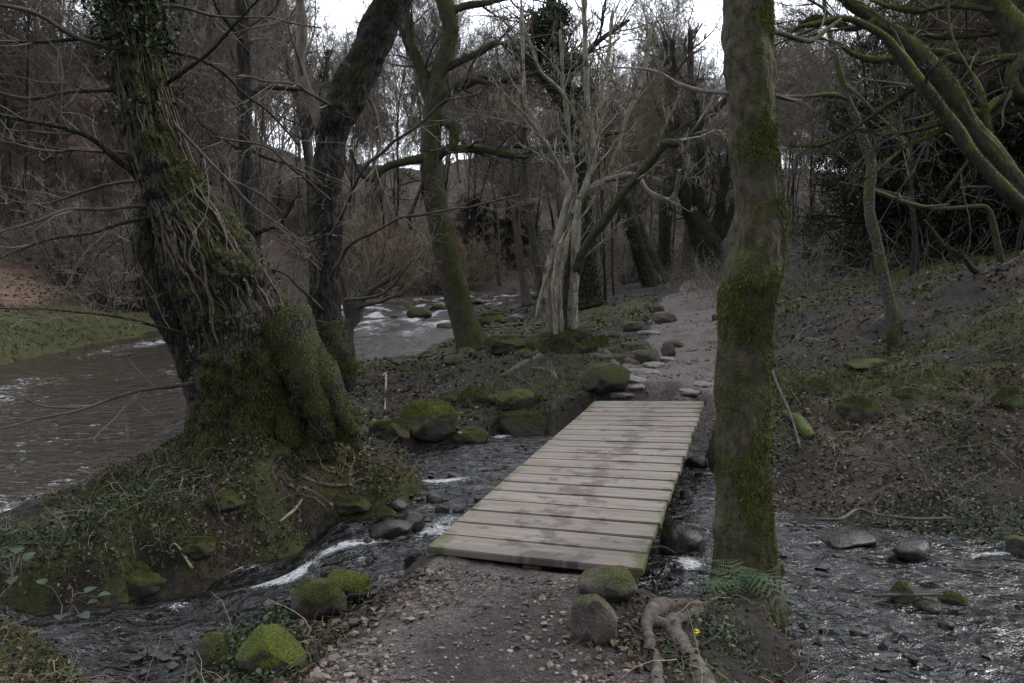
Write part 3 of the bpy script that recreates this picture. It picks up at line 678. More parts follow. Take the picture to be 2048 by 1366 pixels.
def mossy_trunk(parent, pts, y0, y1, mat, S_, step, lump, ridge, seed, nf=0, bias=0., dx=0., dz=.2, low=None, name='trunk', fl=.022, store=None, sc=1.8, slim=1., **k):
    Q = px_path(pts, y0, y1); Q[:, 3] *= slim; V, F = trunk_mesh(Q, S_, step, lump, ridge, seed, **k)
    w = mossw(V, F, bias, dx, dz, sc, seed, low)
    o = mesh(name, V, F, M[mat], parent, attrs={'mossw': w})
    if nf: fuzz('moss', V, F, w, nf, parent, fl)
    if store is not None: store.append(resample(Q, len(Q)))
    return o, V, F, Q, w

# ------------------------------------------------------------------ ivy covered tree
def ivy_tree():
    t = empty('ivy_tree', on(G(505, 880, 0)), 'huge leaning tree with ropes of ivy stems, mossy swollen base and long bare side branches', 'tree')
    st = []
    tr, V, F, Q, w = mossy_trunk(t, [(512, 905, 140), (508, 870, 132), (506, 820, 122), (503, 760, 116), (498, 700, 112), (478, 640, 104), (452, 580, 98), (425, 530, 94), (402, 480, 86), (372, 425, 68), (340, 360, 58), (318, 300, 54), (303, 250, 52), (288, 180, 50), (275, 100, 47), (258, 0, 46), (240, -100, 44), (210, -230, 42), (190, -400, 36)],
        7.35, 7.2, 'ivybark', 170, .02, .065, .022, 4, slim=.93, nf=0, bias=-.20, dx=.55, dz=.3, low=(.3, .35), flare=.22, fh=.4, lobes=7, lsc=4.2)
    fuzz('moss', V, F, w, 60000, t, .035, .006)
    # ridged ropes of ivy stem that climb the bark
    T_ = unit(np.gradient(Q[:, :3], axis=0)); QQ = resample(Q, 160); TT = unit(np.gradient(QQ[:, :3], axis=0))
    U = unit(np.cross(TT, [0, 1, 0])); Wv = np.cross(TT, U)      # U points across the view, Wv towards/away
    for k in range(52):
        a0 = random.uniform(-math.pi, math.pi); i0 = random.randint(18, 60); i1 = random.randint(112, 159)
        if k < 20: a0 = random.uniform(-1.3, 1.3) + math.pi * 0
        i = np.arange(i0, i1); s = np.linspace(0, (i1 - i0) / 160 * 6, len(i))
        an = a0 + .42 * fbm(xy3(s * 1.0, s * 0 + k * 7.7), 1, 3, 90) + .10 * fbm(xy3(s * 6.0, s * 0 + k * 3.7), 1, 2, 91)
        rr = QQ[i, 3] + .004 + .014 * fbm(xy3(s * 3, s * 0 + k), 1, 2, 92)
        # towards camera is -Wv or +Wv: pick by sign of y
        sg = -1 if Wv[80, 1] > 0 else 1
        P = QQ[i, :3] + U[i] * (np.sin(an) * rr)[:, None] + Wv[i] * sg * (np.cos(an) * rr)[:, None]
        r0 = random.choice([.003, .004, .005, .006, .008, .011]); R_ = r0 * np.linspace(1.2, .5, len(i))
        o = mesh('ivy_stem', *tubes(P[None], R_[None], 6), M['ivystem'], t)
    # ivy leaves: clusters up the stem
    P_, N_ = samp(V, F, 3600, np.clip(fbm(V, 3.4, 3, 57) * .7 - .22 + 1.0 * sstep(2.9, 3.8, V[:, 2]), 0, 1) * sstep(.3, 1.2, V[:, 2]))
    off = rng.random((len(P_), 1)) ** 2 * (.04 + .20 * sstep(2.6, 3.4, P_[:, 2:3]))
    v, f = leaves(P_ + N_ * (.02 + off) + rng.normal(0, .02, P_.shape), unit(N_ * .6 + rng.normal(0, .6, P_.shape) + np.array([0, -.2, .5])), rng.uniform(.025, .06, len(P_)), .85)
    o = mesh('ivy_foliage', v, f, M['leafivy'], t, False); o['kind'] = 'stuff'
    # rear stem
    limb(t, 'rear_stem', [(430, 800, 50), (400, 730, 42), (375, 680, 38), (348, 630, 36), (325, 575, 36), (310, 520, 35), (305, 460, 36), (320, 400, 36), (335, 340, 30)], 7.75, 7.5, 'ivybark', 48, .03, .03, .016, 8)
    # mossy spreading roots
    for pts, sd in (([(560, 640, 60), (592, 700, 52), (618, 760, 44), (640, 815, 32), (655, 860, 18), (662, 885, 8)], 11), ([(585, 690, 44), (630, 740, 40), (660, 785, 30), (690, 835, 18), (712, 870, 8)], 12), ([(600, 800, 40), (640, 830, 24), (672, 858, 16), (705, 882, 9), (720, 900, 4)], 3), ([(600, 740, 40), (625, 790, 30), (640, 850, 20), (650, 885, 10)], 4), ([(420, 820, 40), (400, 870, 30), (385, 905, 14)], 5),
                    ([(480, 860, 40), (470, 890, 26), (450, 915, 12)], 6), ([(560, 820, 40), (575, 870, 30), (590, 900, 14)], 7)):
        Qr = px_path(pts, 7.15, 6.9); V2, F2 = trunk_mesh(Qr, 20, .03, .02, .008, sd); w2 = mossw(V2, F2, .35, .1, .3, 3, sd)
        r = mesh('root', V2, F2, M['ivybark'], t, attrs={'mossw': w2}); fuzz('moss', V2, F2, w2, 2500, r, .03, .005) if False else None
        p, N = samp(V2, F2, 2600, np.clip(w2, 0, 1)); vv, ff = blades(p, unit(N + rng.normal(0, .4, p.shape) + [0, 0, -.4]), rng.uniform(.01, .035, len(p)), np.full(len(p), .005))
        m_ = mesh('moss', vv + 0, ff, M['mossblade'], t, False); m_['kind'] = 'stuff'
    B = [([(300, 360, 9), (269, 351, 7), (190, 287, 6), (102, 256, 5), (0, 220, 4), (-120, 190, 3)], 7.3, 6.3), ([(275, 360, 5), (220, 300, 4), (164, 256, 3.6), (110, 170, 3), (82, 133, 2.6), (40, 100, 2), (-20, 40, 1.5)], 7.3, 6.8),
         ([(270, 182, 6), (230, 184, 5), (180, 178, 4.5), (128, 179, 4.5), (60, 188, 4), (0, 192, 3.5), (-100, 180, 2.5)], 7.3, 6.6), ([(260, 74, 6), (213, 74, 5), (120, 76, 4), (0, 77, 3), (-80, 70, 2)], 7.2, 6.4),
         ([(280, 130, 8), (213, 97, 6), (138, 67, 5.5), (100, 40, 5), (51, 23, 4.5), (0, 18, 4), (-100, 10, 3)], 7.2, 6.2), ([(340, 420, 6), (287, 412, 5), (220, 416, 4.5), (154, 415, 4), (92, 435, 3.5), (40, 455, 3), (0, 470, 2.4), (-60, 500, 2)], 7.3, 6.2),
         ([(350, 440, 6), (300, 435, 5), (225, 446, 4.6), (180, 466, 4), (102, 480, 3.5), (40, 500, 3), (0, 512, 2.6), (-80, 540, 2)], 7.3, 6.0), ([(310, 300, 5), (260, 305, 4), (205, 307, 4), (150, 300, 3.6), (102, 297, 3), (40, 290, 2.6), (0, 284, 2), (-60, 280, 1.6)], 7.3, 7.9),
         ([(320, 370, 5), (274, 366, 4), (205, 379, 3.6), (150, 390, 3), (102, 405, 2.6), (30, 400, 2)], 7.4, 8.2), ([(420, 690, 5), (395, 676, 4), (348, 661, 3.6), (300, 645, 3), (266, 635, 2.6), (150, 620, 2), (0, 615, 1.5)], 7.1, 6.2),
         ([(400, 765, 6), (360, 770, 4.5), (300, 778, 4), (250, 790, 3.5), (180, 812, 3.4), (100, 820, 3), (60, 840, 2.6), (0, 858, 2), (-60, 870, 2)], 7.1, 5.6), ([(400, 280, 3)], 0, 0),
         ([(330, 100, 5), (420, 125, 4), (480, 180, 3), (540, 230, 2.4), (600, 290, 2)], 7.3, 8.6), ([(300, 10, 5), (380, 15, 4), (450, 35, 3), (520, 30, 2.4), (640, 60, 1.6)], 7.2, 8.2), ([(160, 815, 3), (80, 812, 2.6), (20, 785, 2), (-40, 780, 1.6)], 6.2, 5.8),
         ([(330, 170, 5), (400, 125, 4), (470, 60, 3), (540, -30, 2)], 7.3, 6.6), ([(350, 250, 4.5), (430, 330, 3), (520, 420, 2.4), (600, 480, 1.5)], 7.2, 6.8)]
    for k, (p, a, b) in enumerate(B):
        if a: limb(t, 'branch', [(x, y, h * .9) for x, y, h in p], a, b, 'twig' if k % 3 else 'darkbark', 8, .08, .002, 0, k, st, wiggle=.05)
    V, F = crown_of(st, 3.4, .85, 4, (4, 3, 2), .17, .03, .0020, .45, .18, (.35, .95), .5)
    mesh('crown', V, F, M['twigpale'], t)
ivy_tree()

# ------------------------------------------------------------------ tree with one heavy leaning trunk behind it
def leaning_tree():
    t = empty('leaning_tree', on(G(645, 775, -.35)), 'thick dark tree bending rightwards behind the ivy covered tree', 'tree')
    st = []; Y = 12.3
    tr, V, F, Q, w = mossy_trunk(t, [(645, 800, 54), (646, 770, 52), (650, 720, 46), (650, 650, 35), (652, 580, 29), (655, 520, 26), (655, 440, 26), (655, 370, 26), (660, 300, 29), (668, 250, 33), (690, 205, 34), (718, 150, 33), (742, 95, 32), (762, 45, 34), (790, -10, 37), (820, -90, 36), (840, -200, 30)],
        Y, Y, 'darkbark', 64, .04, .05, .02, 14, nf=16000, bias=-.12, dx=-.45, dz=.5, low=(-.1, .5), flare=.14, fh=.4, fl=.04, lsc=3)
    for pts, sd in (([(640, 640, 34), (625, 700, 34), (612, 750, 28), (600, 790, 14)], 3), ([(655, 650, 34), (672, 700, 32), (686, 745, 24), (700, 785, 10)], 4)):
        Qf = px_path(pts, Y - .15, Y - .3); V2, F2 = trunk_mesh(Qf, 24, .04, .05, .012, sd, lsc=4); w2 = mossw(V2, F2, .3, 0, .3, 3, sd); mesh('root', V2, F2, M['darkbark'], t, attrs={'mossw': w2}); fuzz('moss', V2, F2, w2, 3500, t, .045, .008)
    limb(t, 'limb', [(655, 270, 16), (640, 240, 14), (625, 205, 12), (608, 165, 10.5), (598, 120, 10), (603, 80, 9.5), (604, 40, 9), (600, -20, 8.5), (610, -120, 7)], Y, Y - .4, 'smoothbark', 20, .05, .012, 0, 2, st)
    limb(t, 'limb', [(790, 20, 20), (812, 70, 12), (818, 140, 9), (806, 30, 8), (820, -60, 8)][:1] + [(812, -20, 16), (850, -90, 12)], Y, Y, 'darkbark', 16, .06, .015, 0, 3, st)
    for k, (p, a, b) in enumerate([([(660, 560, 4), (702, 487, 3.4), (760, 455, 3), (830, 430, 2.6), (918, 410, 2.2), (1036, 389, 1.6)], Y - .3, Y - 2), ([(662, 470, 4), (690, 420, 3.4), (728, 348, 3.2), (769, 302, 3), (846, 241, 2.4), (959, 179, 1.6)], Y - .3, Y - 2.5),
                    ([(640, 540, 4), (600, 500, 3), (560, 440, 2.5), (500, 380, 2)], Y - .3, Y - 1.5), ([(740, 200, 4), (760, 260, 3), (740, 330, 2.4), (720, 400, 1.5)], Y, Y - 1), ([(660, 400, 3), (600, 350, 2.6), (540, 300, 2.2), (430, 270, 1.6)], Y - .3, Y - 1.6),
                    ([(690, 230, 5), (600, 170, 3), (520, 160, 2.5), (470, 150, 2)], Y, Y - 1.8), ([(645, 620, 4), (580, 560, 3), (530, 545, 2.4), (490, 530, 1.5)], Y - .3, Y - 1.2), ([(690, 600, 4), (760, 590, 3), (800, 560, 2.5), (832, 520, 2)], Y - .4, Y - .8)]):
        limb(t, 'branch', p, a, b, 'twig', 8, .08, .003, 0, k + 20, st, wiggle=.07)
    V, F = crown_of(st, 2.6, 1.1, 4, (4, 4, 3), .17, .03, .0028, .45, .15, (.35, 1.), .5)
    mesh('crown', V, F, M['twigpale'], t)
leaning_tree()

def simple_tree(name, label, base, trunk, y, mat, others=(), twigs=True, twmat='twig', S_=32, lump=.02, ridge=.008, seed=5, nf=0, bias=0., dx=0., dz=.3, low=None, flare=.08, fl=.035, per_m=2., L1=1., kids=(4, 3), levels=3, lmat=None, ang=(.4, 1.1), up=.04, rmin=.004, group=None, cat='tree', step=.05, y1=None, wig=.16, trunk_store=False, lname='limb', slim=1.):
    t = empty(name, on(base), label, cat, group); st = []
    tr, V, F, Q, w = mossy_trunk(t, trunk, y, y1 or y, mat, S_, step, lump, ridge, seed, nf=nf, bias=bias, dx=dx, dz=dz, low=low, flare=flare, fh=.35, fl=fl, lsc=2.5, slim=slim)
    if trunk_store: st.append(resample(Q, len(Q))[len(Q) // 3:])
    for k, o in enumerate(others):
        p, a, b = o[:3]; m = o[3] if len(o) > 3 else (lmat or mat)
        oo, V2, F2, Q2 = limb(t, lname, p, a, b, m, 14, .06, .012, 0, seed + k, st, wiggle=.05)
        if nf and 'moss' in m or m in ('greenbark',): 
            w2 = mossw(V2, F2, .15, 0, .6, 2.5, seed + k); pp, N = samp(V2, F2, 1800, np.clip(w2, 0, 1))
            if len(pp):
                vv, ff = blades(pp, unit(N + rng.normal(0, .4, pp.shape)), rng.uniform(.01, fl, len(pp)), np.full(len(pp), .006)); x = mesh('moss', vv, ff, M['mossblade'], t, False); x['kind'] = 'stuff'
    if twigs:
        V, F = crown_of(st, per_m, L1, levels, kids, wig, up, rmin, .45, .12, ang, .5); mesh('crown', V, F, M[twmat], t)
    return t, Q
# mossy river-side tree
Y = 17.6
simple_tree('mossy_tree', 'slim mossy tree leaning over the river edge beside the pale split trunks', G(940, 700, -.35),
    [(950, 715, 32), (944, 690, 29), (930, 650, 26), (915, 600, 25), (903, 550, 25), (893, 510, 24), (880, 450, 22), (870, 400, 21), (863, 350, 21), (861, 300, 20), (864, 240, 18), (868, 200, 18), (878, 150, 17), (893, 100, 16), (901, 60, 16), (893, 20, 16), (883, -30, 15), (880, -120, 13)], Y, 'greenbark',
    [([(870, 230, 13), (855, 180, 12), (845, 140, 11), (826, 100, 10), (815, 50, 9), (808, 0, 9), (800, -80, 8)], Y, Y, 'greenbark'), ([(870, 330, 9), (890, 300, 9), (930, 296, 8), (985, 306, 7.5), (1040, 312, 7), (1080, 300, 6.5), (1130, 290, 6), (1180, 275, 5), (1250, 262, 4)], Y, Y - .8, 'greenbark'),
     ([(868, 318, 9), (830, 318, 8), (795, 324, 7), (765, 335, 6), (738, 356, 5), (715, 340, 4), (700, 300, 3)], Y, Y - .6, 'greenbark'), ([(876, 240, 9), (905, 255, 9), (908, 290, 8), (893, 305, 8)], Y, Y - .2, 'greenbark'),
     ([(880, 205, 8), (910, 180, 7), (940, 165, 6.5), (985, 150, 6), (1010, 165, 5), (1060, 160, 4)], Y, Y + .5, 'greenbark'), ([(890, 140, 8), (925, 120, 6), (960, 105, 6), (985, 90, 5), (1040, 85, 4)], Y, Y - .3, 'greenbark'),
     ([(900, 25, 8), (930, 12, 7), (965, 8, 6), (1010, 0, 5), (1060, -20, 4)], Y, Y + .4, 'greenbark'), ([(870, 215, 8), (900, 190, 6), (930, 160, 5), (985, 165, 5), (1060, 150, 4), (1150, 110, 3)], Y, Y - .8, 'greenbark'),
     ([(870, 160, 6), (835, 130, 5), (800, 60, 4), (790, 75, 4), (830, 40, 4), (900, 45, 3)][:3], Y, Y, 'greenbark'), ([(858, 340, 5), (835, 400, 4), (818, 430, 4), (820, 460, 3)], Y, Y - .5, 'darkbark')],
    S_=40, nf=14000, bias=-.02, dx=.35, dz=.4, low=(.2, .4), flare=.14, per_m=3.2, L1=1.3, kids=(5, 4, 3), levels=4, twmat='twig', seed=21, fl=.05)
# pale coppiced hazel with split wood
def hazel():
    Y = 14.6
    t = empty('coppiced_hazel', on(G(1125, 700, 0)), 'pale many-stemmed hazel with split bare wood and a mossy foot beside the path', 'tree'); st = []
    def L_(name, pts, a, b=None, mat='palebark', keep=True, **k): return limb(t, name, [(x_, y_, h_ * (.78 if 'pale' in mat else 1)) for x_, y_, h_ in pts], a, b or a, mat, 40, .03, .014, .007, len(st) + 3, st if keep else None, **k)
    L_('stem', [(1108, 700, 14), (1103, 661, 12), (1094, 620, 13), (1093, 580, 12), (1102, 520, 11), (1112, 487, 10), (1125, 440, 9), (1135, 400, 8), (1140, 385, 7), (1128, 354, 6), (1105, 310, 6), (1082, 266, 5.5), (1062, 225, 5), (1051, 205, 5), (1046, 120, 4), (1042, 0, 4), (1040, -80, 3)], Y)
    L_('stem', [(1142, 700, 12), (1143, 650, 10), (1146, 590, 11), (1150, 540, 11), (1151, 500, 10), (1155, 430, 8), (1158, 400, 7), (1172, 370, 7), (1182, 330, 6), (1186, 280, 5), (1176, 205, 5), (1171, 100, 5), (1168, 0, 5), (1166, -100, 5)], Y - .1)
    L_('split_stem', [(1124, 690, 9), (1122, 640, 8), (1117, 580, 8), (1121, 540, 9), (1129, 500, 8), (1138, 470, 5), (1148, 440, 1)], Y - .22, None, 'palewood', False)
    L_('split_stem', [(1113, 690, 8), (1110, 630, 7), (1109, 560, 7), (1114, 520, 5), (1124, 480, 4), (1136, 455, 1)], Y - .3, None, 'palewood', False)
    L_('split_stem', [(1150, 660, 9), (1149, 600, 9), (1152, 540, 8), (1154, 510, 6), (1149, 488, 1)], Y - .22, None, 'palewood', False)
    L_('stem', [(1128, 700, 9), (1131, 640, 8), (1136, 560, 10), (1142, 500, 9), (1150, 450, 8), (1172, 405, 7), (1205, 360, 6)], Y + .25, None, 'greenbark')
    L_('limb', [(1152, 545, 9), (1168, 500, 9.5), (1190, 465, 9), (1214, 435, 9), (1240, 395, 8.5), (1267, 364, 8), (1300, 325, 8), (1328, 290, 8), (1350, 287, 7.5), (1372, 281, 7), (1395, 255, 6.5), (1420, 228, 8), (1451, 198, 7), (1500, 140, 6)], Y - .2, Y - 2.2, 'greenbark')
    L_('limb', [(1145, 430, 8), (1165, 395, 8), (1190, 372, 8), (1212, 355, 7), (1235, 300, 6), (1255, 230, 5), (1285, 160, 4), (1300, 60, 4)], Y)
    L_('limb', [(1180, 350, 5), (1195, 290, 4.5), (1200, 210, 4), (1215, 130, 4), (1225, 20, 3)], Y, Y + .8)
    L_('limb', [(1128, 354, 5), (1100, 300, 4), (1060, 240, 4), (1020, 200, 3), (980, 150, 3)], Y, Y - 1.)
    L_('limb', [(1180, 300, 4), (1150, 230, 4), (1120, 180, 4), (1080, 140, 3.5), (1050, 60, 3)], Y, Y - .8)
    L_('pole', [(1072, 640, 4), (1085, 580, 4), (1105, 520, 4), (1130, 420, 4)], Y - .1, Y, 'palebark', False)
    L_('limb', [(1212, 360, 5), (1270, 350, 4.5), (1300, 385, 4), (1345, 397, 4), (1360, 340, 2.5)], Y - .3, Y - 1.5, 'smoothbark')
    L_('limb', [(1110, 500, 6), (1135, 440, 6), (1150, 380, 5), (1142, 300, 5), (1130, 200, 4), (1120, 60, 3)], Y + .3, Y + .6)
    V, F = crown_of(st, 2.5, 1.1, 4, (5, 4, 3), .16, .07, .0035, .5, .3, (.3, .9), .5); mesh('crown', V, F, M['twigbright'], t)
    # catkins
    P = V[rng.choice(len(V), 1500)]; P = P[P[:, 2] > 2.2]; n = len(P); C = P[:, None] + np.linspace(0, 1, 3)[None, :, None] * np.array([0, 0, -.07]); 
    x = mesh('catkin', *tubes(C, np.tile([.004, .006, .003], (n, 1)), 4), M['straw'], t); x['kind'] = 'stuff'
    Vb, Fb = ICO[4]; Vb = Vb * (1 + .25 * fbm(Vb, 2.5, 4, 5))[:, None] * [.68, .42, .36] + on(G(1130, 706, -.03)) + [0, 0, .04]
    w = np.clip(fbm(Vb, 3, 3, 4) + .35, 0, 1); b = mesh('root_bole', Vb, Fb, M['rockmoss'], t, attrs={'mossw': w})
    p, N = samp(Vb, Fb, 9000, w * (Vb[:, 2] > -.1)); v, f = blades(p, unit(N + rng.normal(0, .4, p.shape)), rng.uniform(.02, .06, len(p)), np.full(len(p), .007)); x = mesh('moss', v, f, M['mossblade'], t, False); x['kind'] = 'stuff'
    for pts in ([(1190, 700, 9), (1215, 712, 8), (1230, 735, 7), (1240, 752, 4)], [(1185, 715, 8), (1240, 722, 8), (1275, 730, 5)], [(1080, 715, 8), (1040, 735, 6), (1010, 752, 4), (985, 757, 2)], [(1060, 740, 5), (1100, 745, 5), (1115, 765, 3)]):
        Q = np.array([[*(T(a, b) + [0, 0, .02]), h * 13.5 / FPX] for a, b, h in pts]); mesh('root', *trunk_mesh(Q, 12, .05, .015, 0, 4), M['rootbark'], t)
hazel()
# foreground mossy trunk
def front_tree():
    Y = 4.62
    t = empty('mossy_trunk_tree', on(G(1490, 1190, -.25)), 'straight moss covered trunk standing full height beside the footbridge with a fern at its foot', 'tree'); st = []
    tr, V, F, Q, w = mossy_trunk(t, [(1500, 1240, 66), (1492, 1180, 66), (1487, 1120, 66), (1487, 1060, 63), (1486, 1000, 58), (1483, 900, 56), (1482, 800, 57), (1484, 740, 57), (1487, 690, 57), (1491, 630, 60), (1498, 570, 61), (1507, 525, 56), (1514, 470, 53), (1516, 400, 49), (1509, 300, 50), (1501, 200, 49), (1496, 100, 49), (1495, 0, 50), (1493, -120, 48), (1490, -300, 44)],
        Y, Y, 'mossbark', 200, .012, .020, .004, 31, slim=.92, nf=0, bias=-.08, dx=.45, dz=.2, low=(.0, .25), flare=.07, fh=.3, lobes=4, lsc=5, sc=3.)
    fuzz('moss', V, F, w, 110000, t, .020, .0028, droop=.9); w3 = np.clip(fbm(V, 5, 3, 77) * 1.6 - .12, 0, 1) * (w > .05); fuzz('moss', V, F, w3, 40000, t, .028, .003, 'mossbright', droop=.7)
    # moss collar lumps
    for (a, b, hw) in ((1520, 815, 26), (1445, 800, 18), (1535, 1010, 26), (1440, 575, 22), (1545, 300, 15), (1500, 690, 20)):
        pass
    for pts in ([(1530, 1130, 30), (1537, 1180, 26), (1535, 1230, 26), (1532, 1290, 24), (1532, 1340, 16)], [(1470, 1170, 40), (1430, 1200, 26), (1395, 1222, 20), (1350, 1215, 17)]):
        Qr = np.array([[*D(a, b, 4.55 - .0006 * max(0, b - 1180)), h * 4.5 / FPX] for a, b, h in pts]); V2, F2 = trunk_mesh(Qr, 40, .02, .02, .004, 6, lsc=6); w2 = mossw(V2, F2, .1, .3, .2, 5, 7)
        mesh('root', V2, F2, M['mossbark'], t, attrs={'mossw': w2}); fuzz('moss', V2, F2, w2, 7000, t, .016, .003)
    for k, (p, a, b, m) in enumerate([([(1470, 187, 5), (1430, 184, 4.5), (1390, 184, 4.5), (1360, 175, 4), (1330, 160, 3.5), (1290, 140, 3), (1255, 132, 2), (1200, 128, 1.5)], Y, Y + .3, 'smoothbark'), ([(1530, 185, 5), (1570, 195, 4), (1600, 200, 3)], Y, Y + .3, 'greenbark'),
                    ([(1520, 60, 5), (1570, 68, 5), (1610, 76, 5), (1650, 70, 4), (1690, 40, 3)], Y, Y + .5, 'greenbark')]):
        limb(t, 'branch', p, a, b, m, 10, .03, .003, 0, k, st, wiggle=.02)
    V, F = crown_of(st, 3, .35, 2, (3,), .16, .04, .0018, .45, .3, (.3, 1.), .5); mesh('crown', V, F, M['twigpale'], t)
    # bare surface roots crossing the path side
    for pts in ([(1400, 1222, 17), (1350, 1212, 17), (1310, 1222, 16), (1293, 1250, 15), (1300, 1290, 14), (1312, 1320, 15), (1316, 1370, 17), (1318, 1420, 17)], [(1400, 1228, 15), (1365, 1240, 16), (1345, 1255, 17), (1362, 1290, 18), (1385, 1325, 22), (1405, 1360, 30), (1420, 1420, 36)], [(1300, 1245, 13), (1325, 1250, 12), (1350, 1255, 13)]):
        Q = np.array([[*(T(a, b) + [0, 0, .018]), h * .95 * T(a, b)[1] / FPX] for a, b, h in pts]); Q[:, 2] -= .35 * Q[:, 3]; V2, F2 = trunk_mesh(Q, 26, .015, .012, .0, 9, lsc=7)
        mesh('surface_root', V2, F2, M['rootbark'], t)
front_tree()
# slender birch-like tree on the right bank
simple_tree('slender_tree', 'slender crooked tree on the right bank with pale patches and moss', G(1790, 700, .35),
    [(1792, 712, 13), (1790, 690, 12), (1786, 640, 12), (1778, 600, 11), (1768, 560, 10), (1758, 510, 10), (1752, 475, 10), (1742, 440, 9), (1738, 400, 9), (1742, 350, 10), (1742, 320, 10), (1728, 285, 8.5), (1718, 250, 8.5), (1702, 215, 8.5), (1690, 180, 7), (1675, 130, 7), (1662, 80, 6), (1650, 20, 5), (1645, -60, 4)], 11.6, 'birch',
    [([(1700, 200, 5), (1670, 191, 4.5), (1646, 190, 4), (1595, 197, 3.5), (1548, 192, 3)], 11.6, 11.2), ([(1745, 380, 4), (1790, 400, 3.4), (1850, 415, 3), (1900, 412, 2)], 11.6, 12.2), ([(1690, 170, 4), (1730, 200, 3), (1790, 260, 2.4), (1820, 330, 2)], 11.6, 11)],
    S_=28, lump=.014, ridge=.002, nf=9000, bias=-.15, dx=.1, dz=.3, flare=.05, per_m=2.2, L1=.8, twmat='twig', seed=41, fl=.03)
# overhanging mossy limbs from trees outside the right edge
GR = (1.0, 1.)
simple_tree('overhanging_tree', 'tree with two long parallel moss covered limbs slanting over the right bank', G(2420, 830, .5),
    [(2470, 860, 44), (2440, 770, 40), (2330, 640, 35), (2190, 510, 31), (2090, 425, 29), (2048, 388, 27), (2000, 325, 25), (1945, 255, 23), (1905, 190, 21), (1875, 150, 19), (1820, 90, 16), (1760, 45, 14), (1700, 5, 12), (1630, -60, 10)], 8.3, 'limbmoss',
    [([(2110, 450, 16), (2010, 385, 13), (1960, 320, 13), (1915, 250, 12), (1870, 190, 12), (1830, 130, 11), (1790, 80, 10), (1740, 52, 9), (1690, 35, 8), (1640, 50, 6), (1590, 60, 5)], 8.2, 8.0), ([(1846, 164, 6), (1769, 215, 4), (1707, 261, 4), (1656, 287, 3), (1569, 292, 2.4)], 8.3, 9), ([(1902, 241, 5), (1835, 261, 4), (1733, 266, 3), (1650, 240, 2)], 8.3, 8.8),
     ([(1900, 256, 5), (1840, 282, 4), (1779, 312, 3), (1733, 353, 2.4)], 8.3, 7.8), ([(1750, 40, 6), (1700, 60, 4), (1640, 40, 4), (1590, 52, 3), (1560, 80, 2)], 8.2, 8.6), ([(1990, 310, 6), (1950, 160, 4), (1905, 60, 4), (1890, -40, 3)], 8.3, 8.8)],
    S_=36, lump=.02, slim=.84, nf=26000, bias=.12, dx=.2, dz=.7, flare=.1, per_m=2.4, L1=.9, up=-.06, kids=(4, 4), twmat='twig', seed=51, fl=.03)
simple_tree('overhanging_tree', 'tree whose thick mossy trunk arches into the top right corner', G(2500, 760, .9),
    [(2520, 800, 62), (2420, 640, 58), (2270, 420, 50), (2160, 260, 44), (2090, 150, 38), (2050, 95, 34), (2015, 40, 31), (1975, -10, 29), (1930, -60, 27)], 10.2, 'limbmoss',
    [([(2080, 125, 10), (2025, 117, 9), (1953, 128, 8.5), (1897, 118, 8), (1861, 104, 7), (1779, 118, 6), (1712, 113, 5), (1690, 90, 4), (1640, 75, 3)], 10.2, 9.6), ([(2055, 70, 9), (2004, 67, 7), (1933, 77, 7), (1881, 72, 6), (1820, 56, 4), (1700, 40, 3)], 10.2, 10.6), ([(2100, 180, 14), (2050, 190, 12), (2004, 200, 10), (1963, 218, 8), (1912, 215, 6), (1850, 240, 4)], 10.2, 9.8),
     ([(2060, 100, 16), (2030, 135, 14), (2018, 165, 12), (2040, 190, 12), (2080, 200, 12)], 10.1, 10.), ([(2050, 215, 7), (1980, 240, 5), (1930, 330, 4), (1880, 400, 3)], 10.1, 10.8), ([(1990, 20, 8), (1900, 10, 6), (1820, 20, 5), (1740, 0, 4)], 10.1, 11)],
    S_=36, lump=.03, slim=.86, nf=26000, bias=.12, dx=.2, dz=.7, flare=.1, per_m=2.6, L1=1.1, up=-.08, kids=(4, 4), twmat='twig', seed=61, fl=.035)
simple_tree('bent_sapling', 'thin bent sapling whose stem arches over sideways on the grassy bank', G(2010, 572, 1.1),
    [(2012, 578, 8), (2006, 540, 7), (1996, 495, 6.5), (1985, 440, 6), (1975, 418, 5.5), (1955, 413, 5), (1900, 417, 4.5), (1850, 415, 4), (1790, 390, 3.5), (1745, 378, 3), (1680, 365, 2)], 13.4, 'greenbark',
    [([(2008, 572, 7), (1985, 548, 6), (1958, 550, 6), (1940, 535, 6), (1920, 512, 5), (1890, 500, 4.5), (1878, 470, 3.5), (1850, 440, 2)], 13.3, 12.8)], S_=16, lump=.006, ridge=0, nf=0, bias=0, flare=.03, per_m=1.6, L1=.7, twmat='twig', seed=71, trunk_store=True)
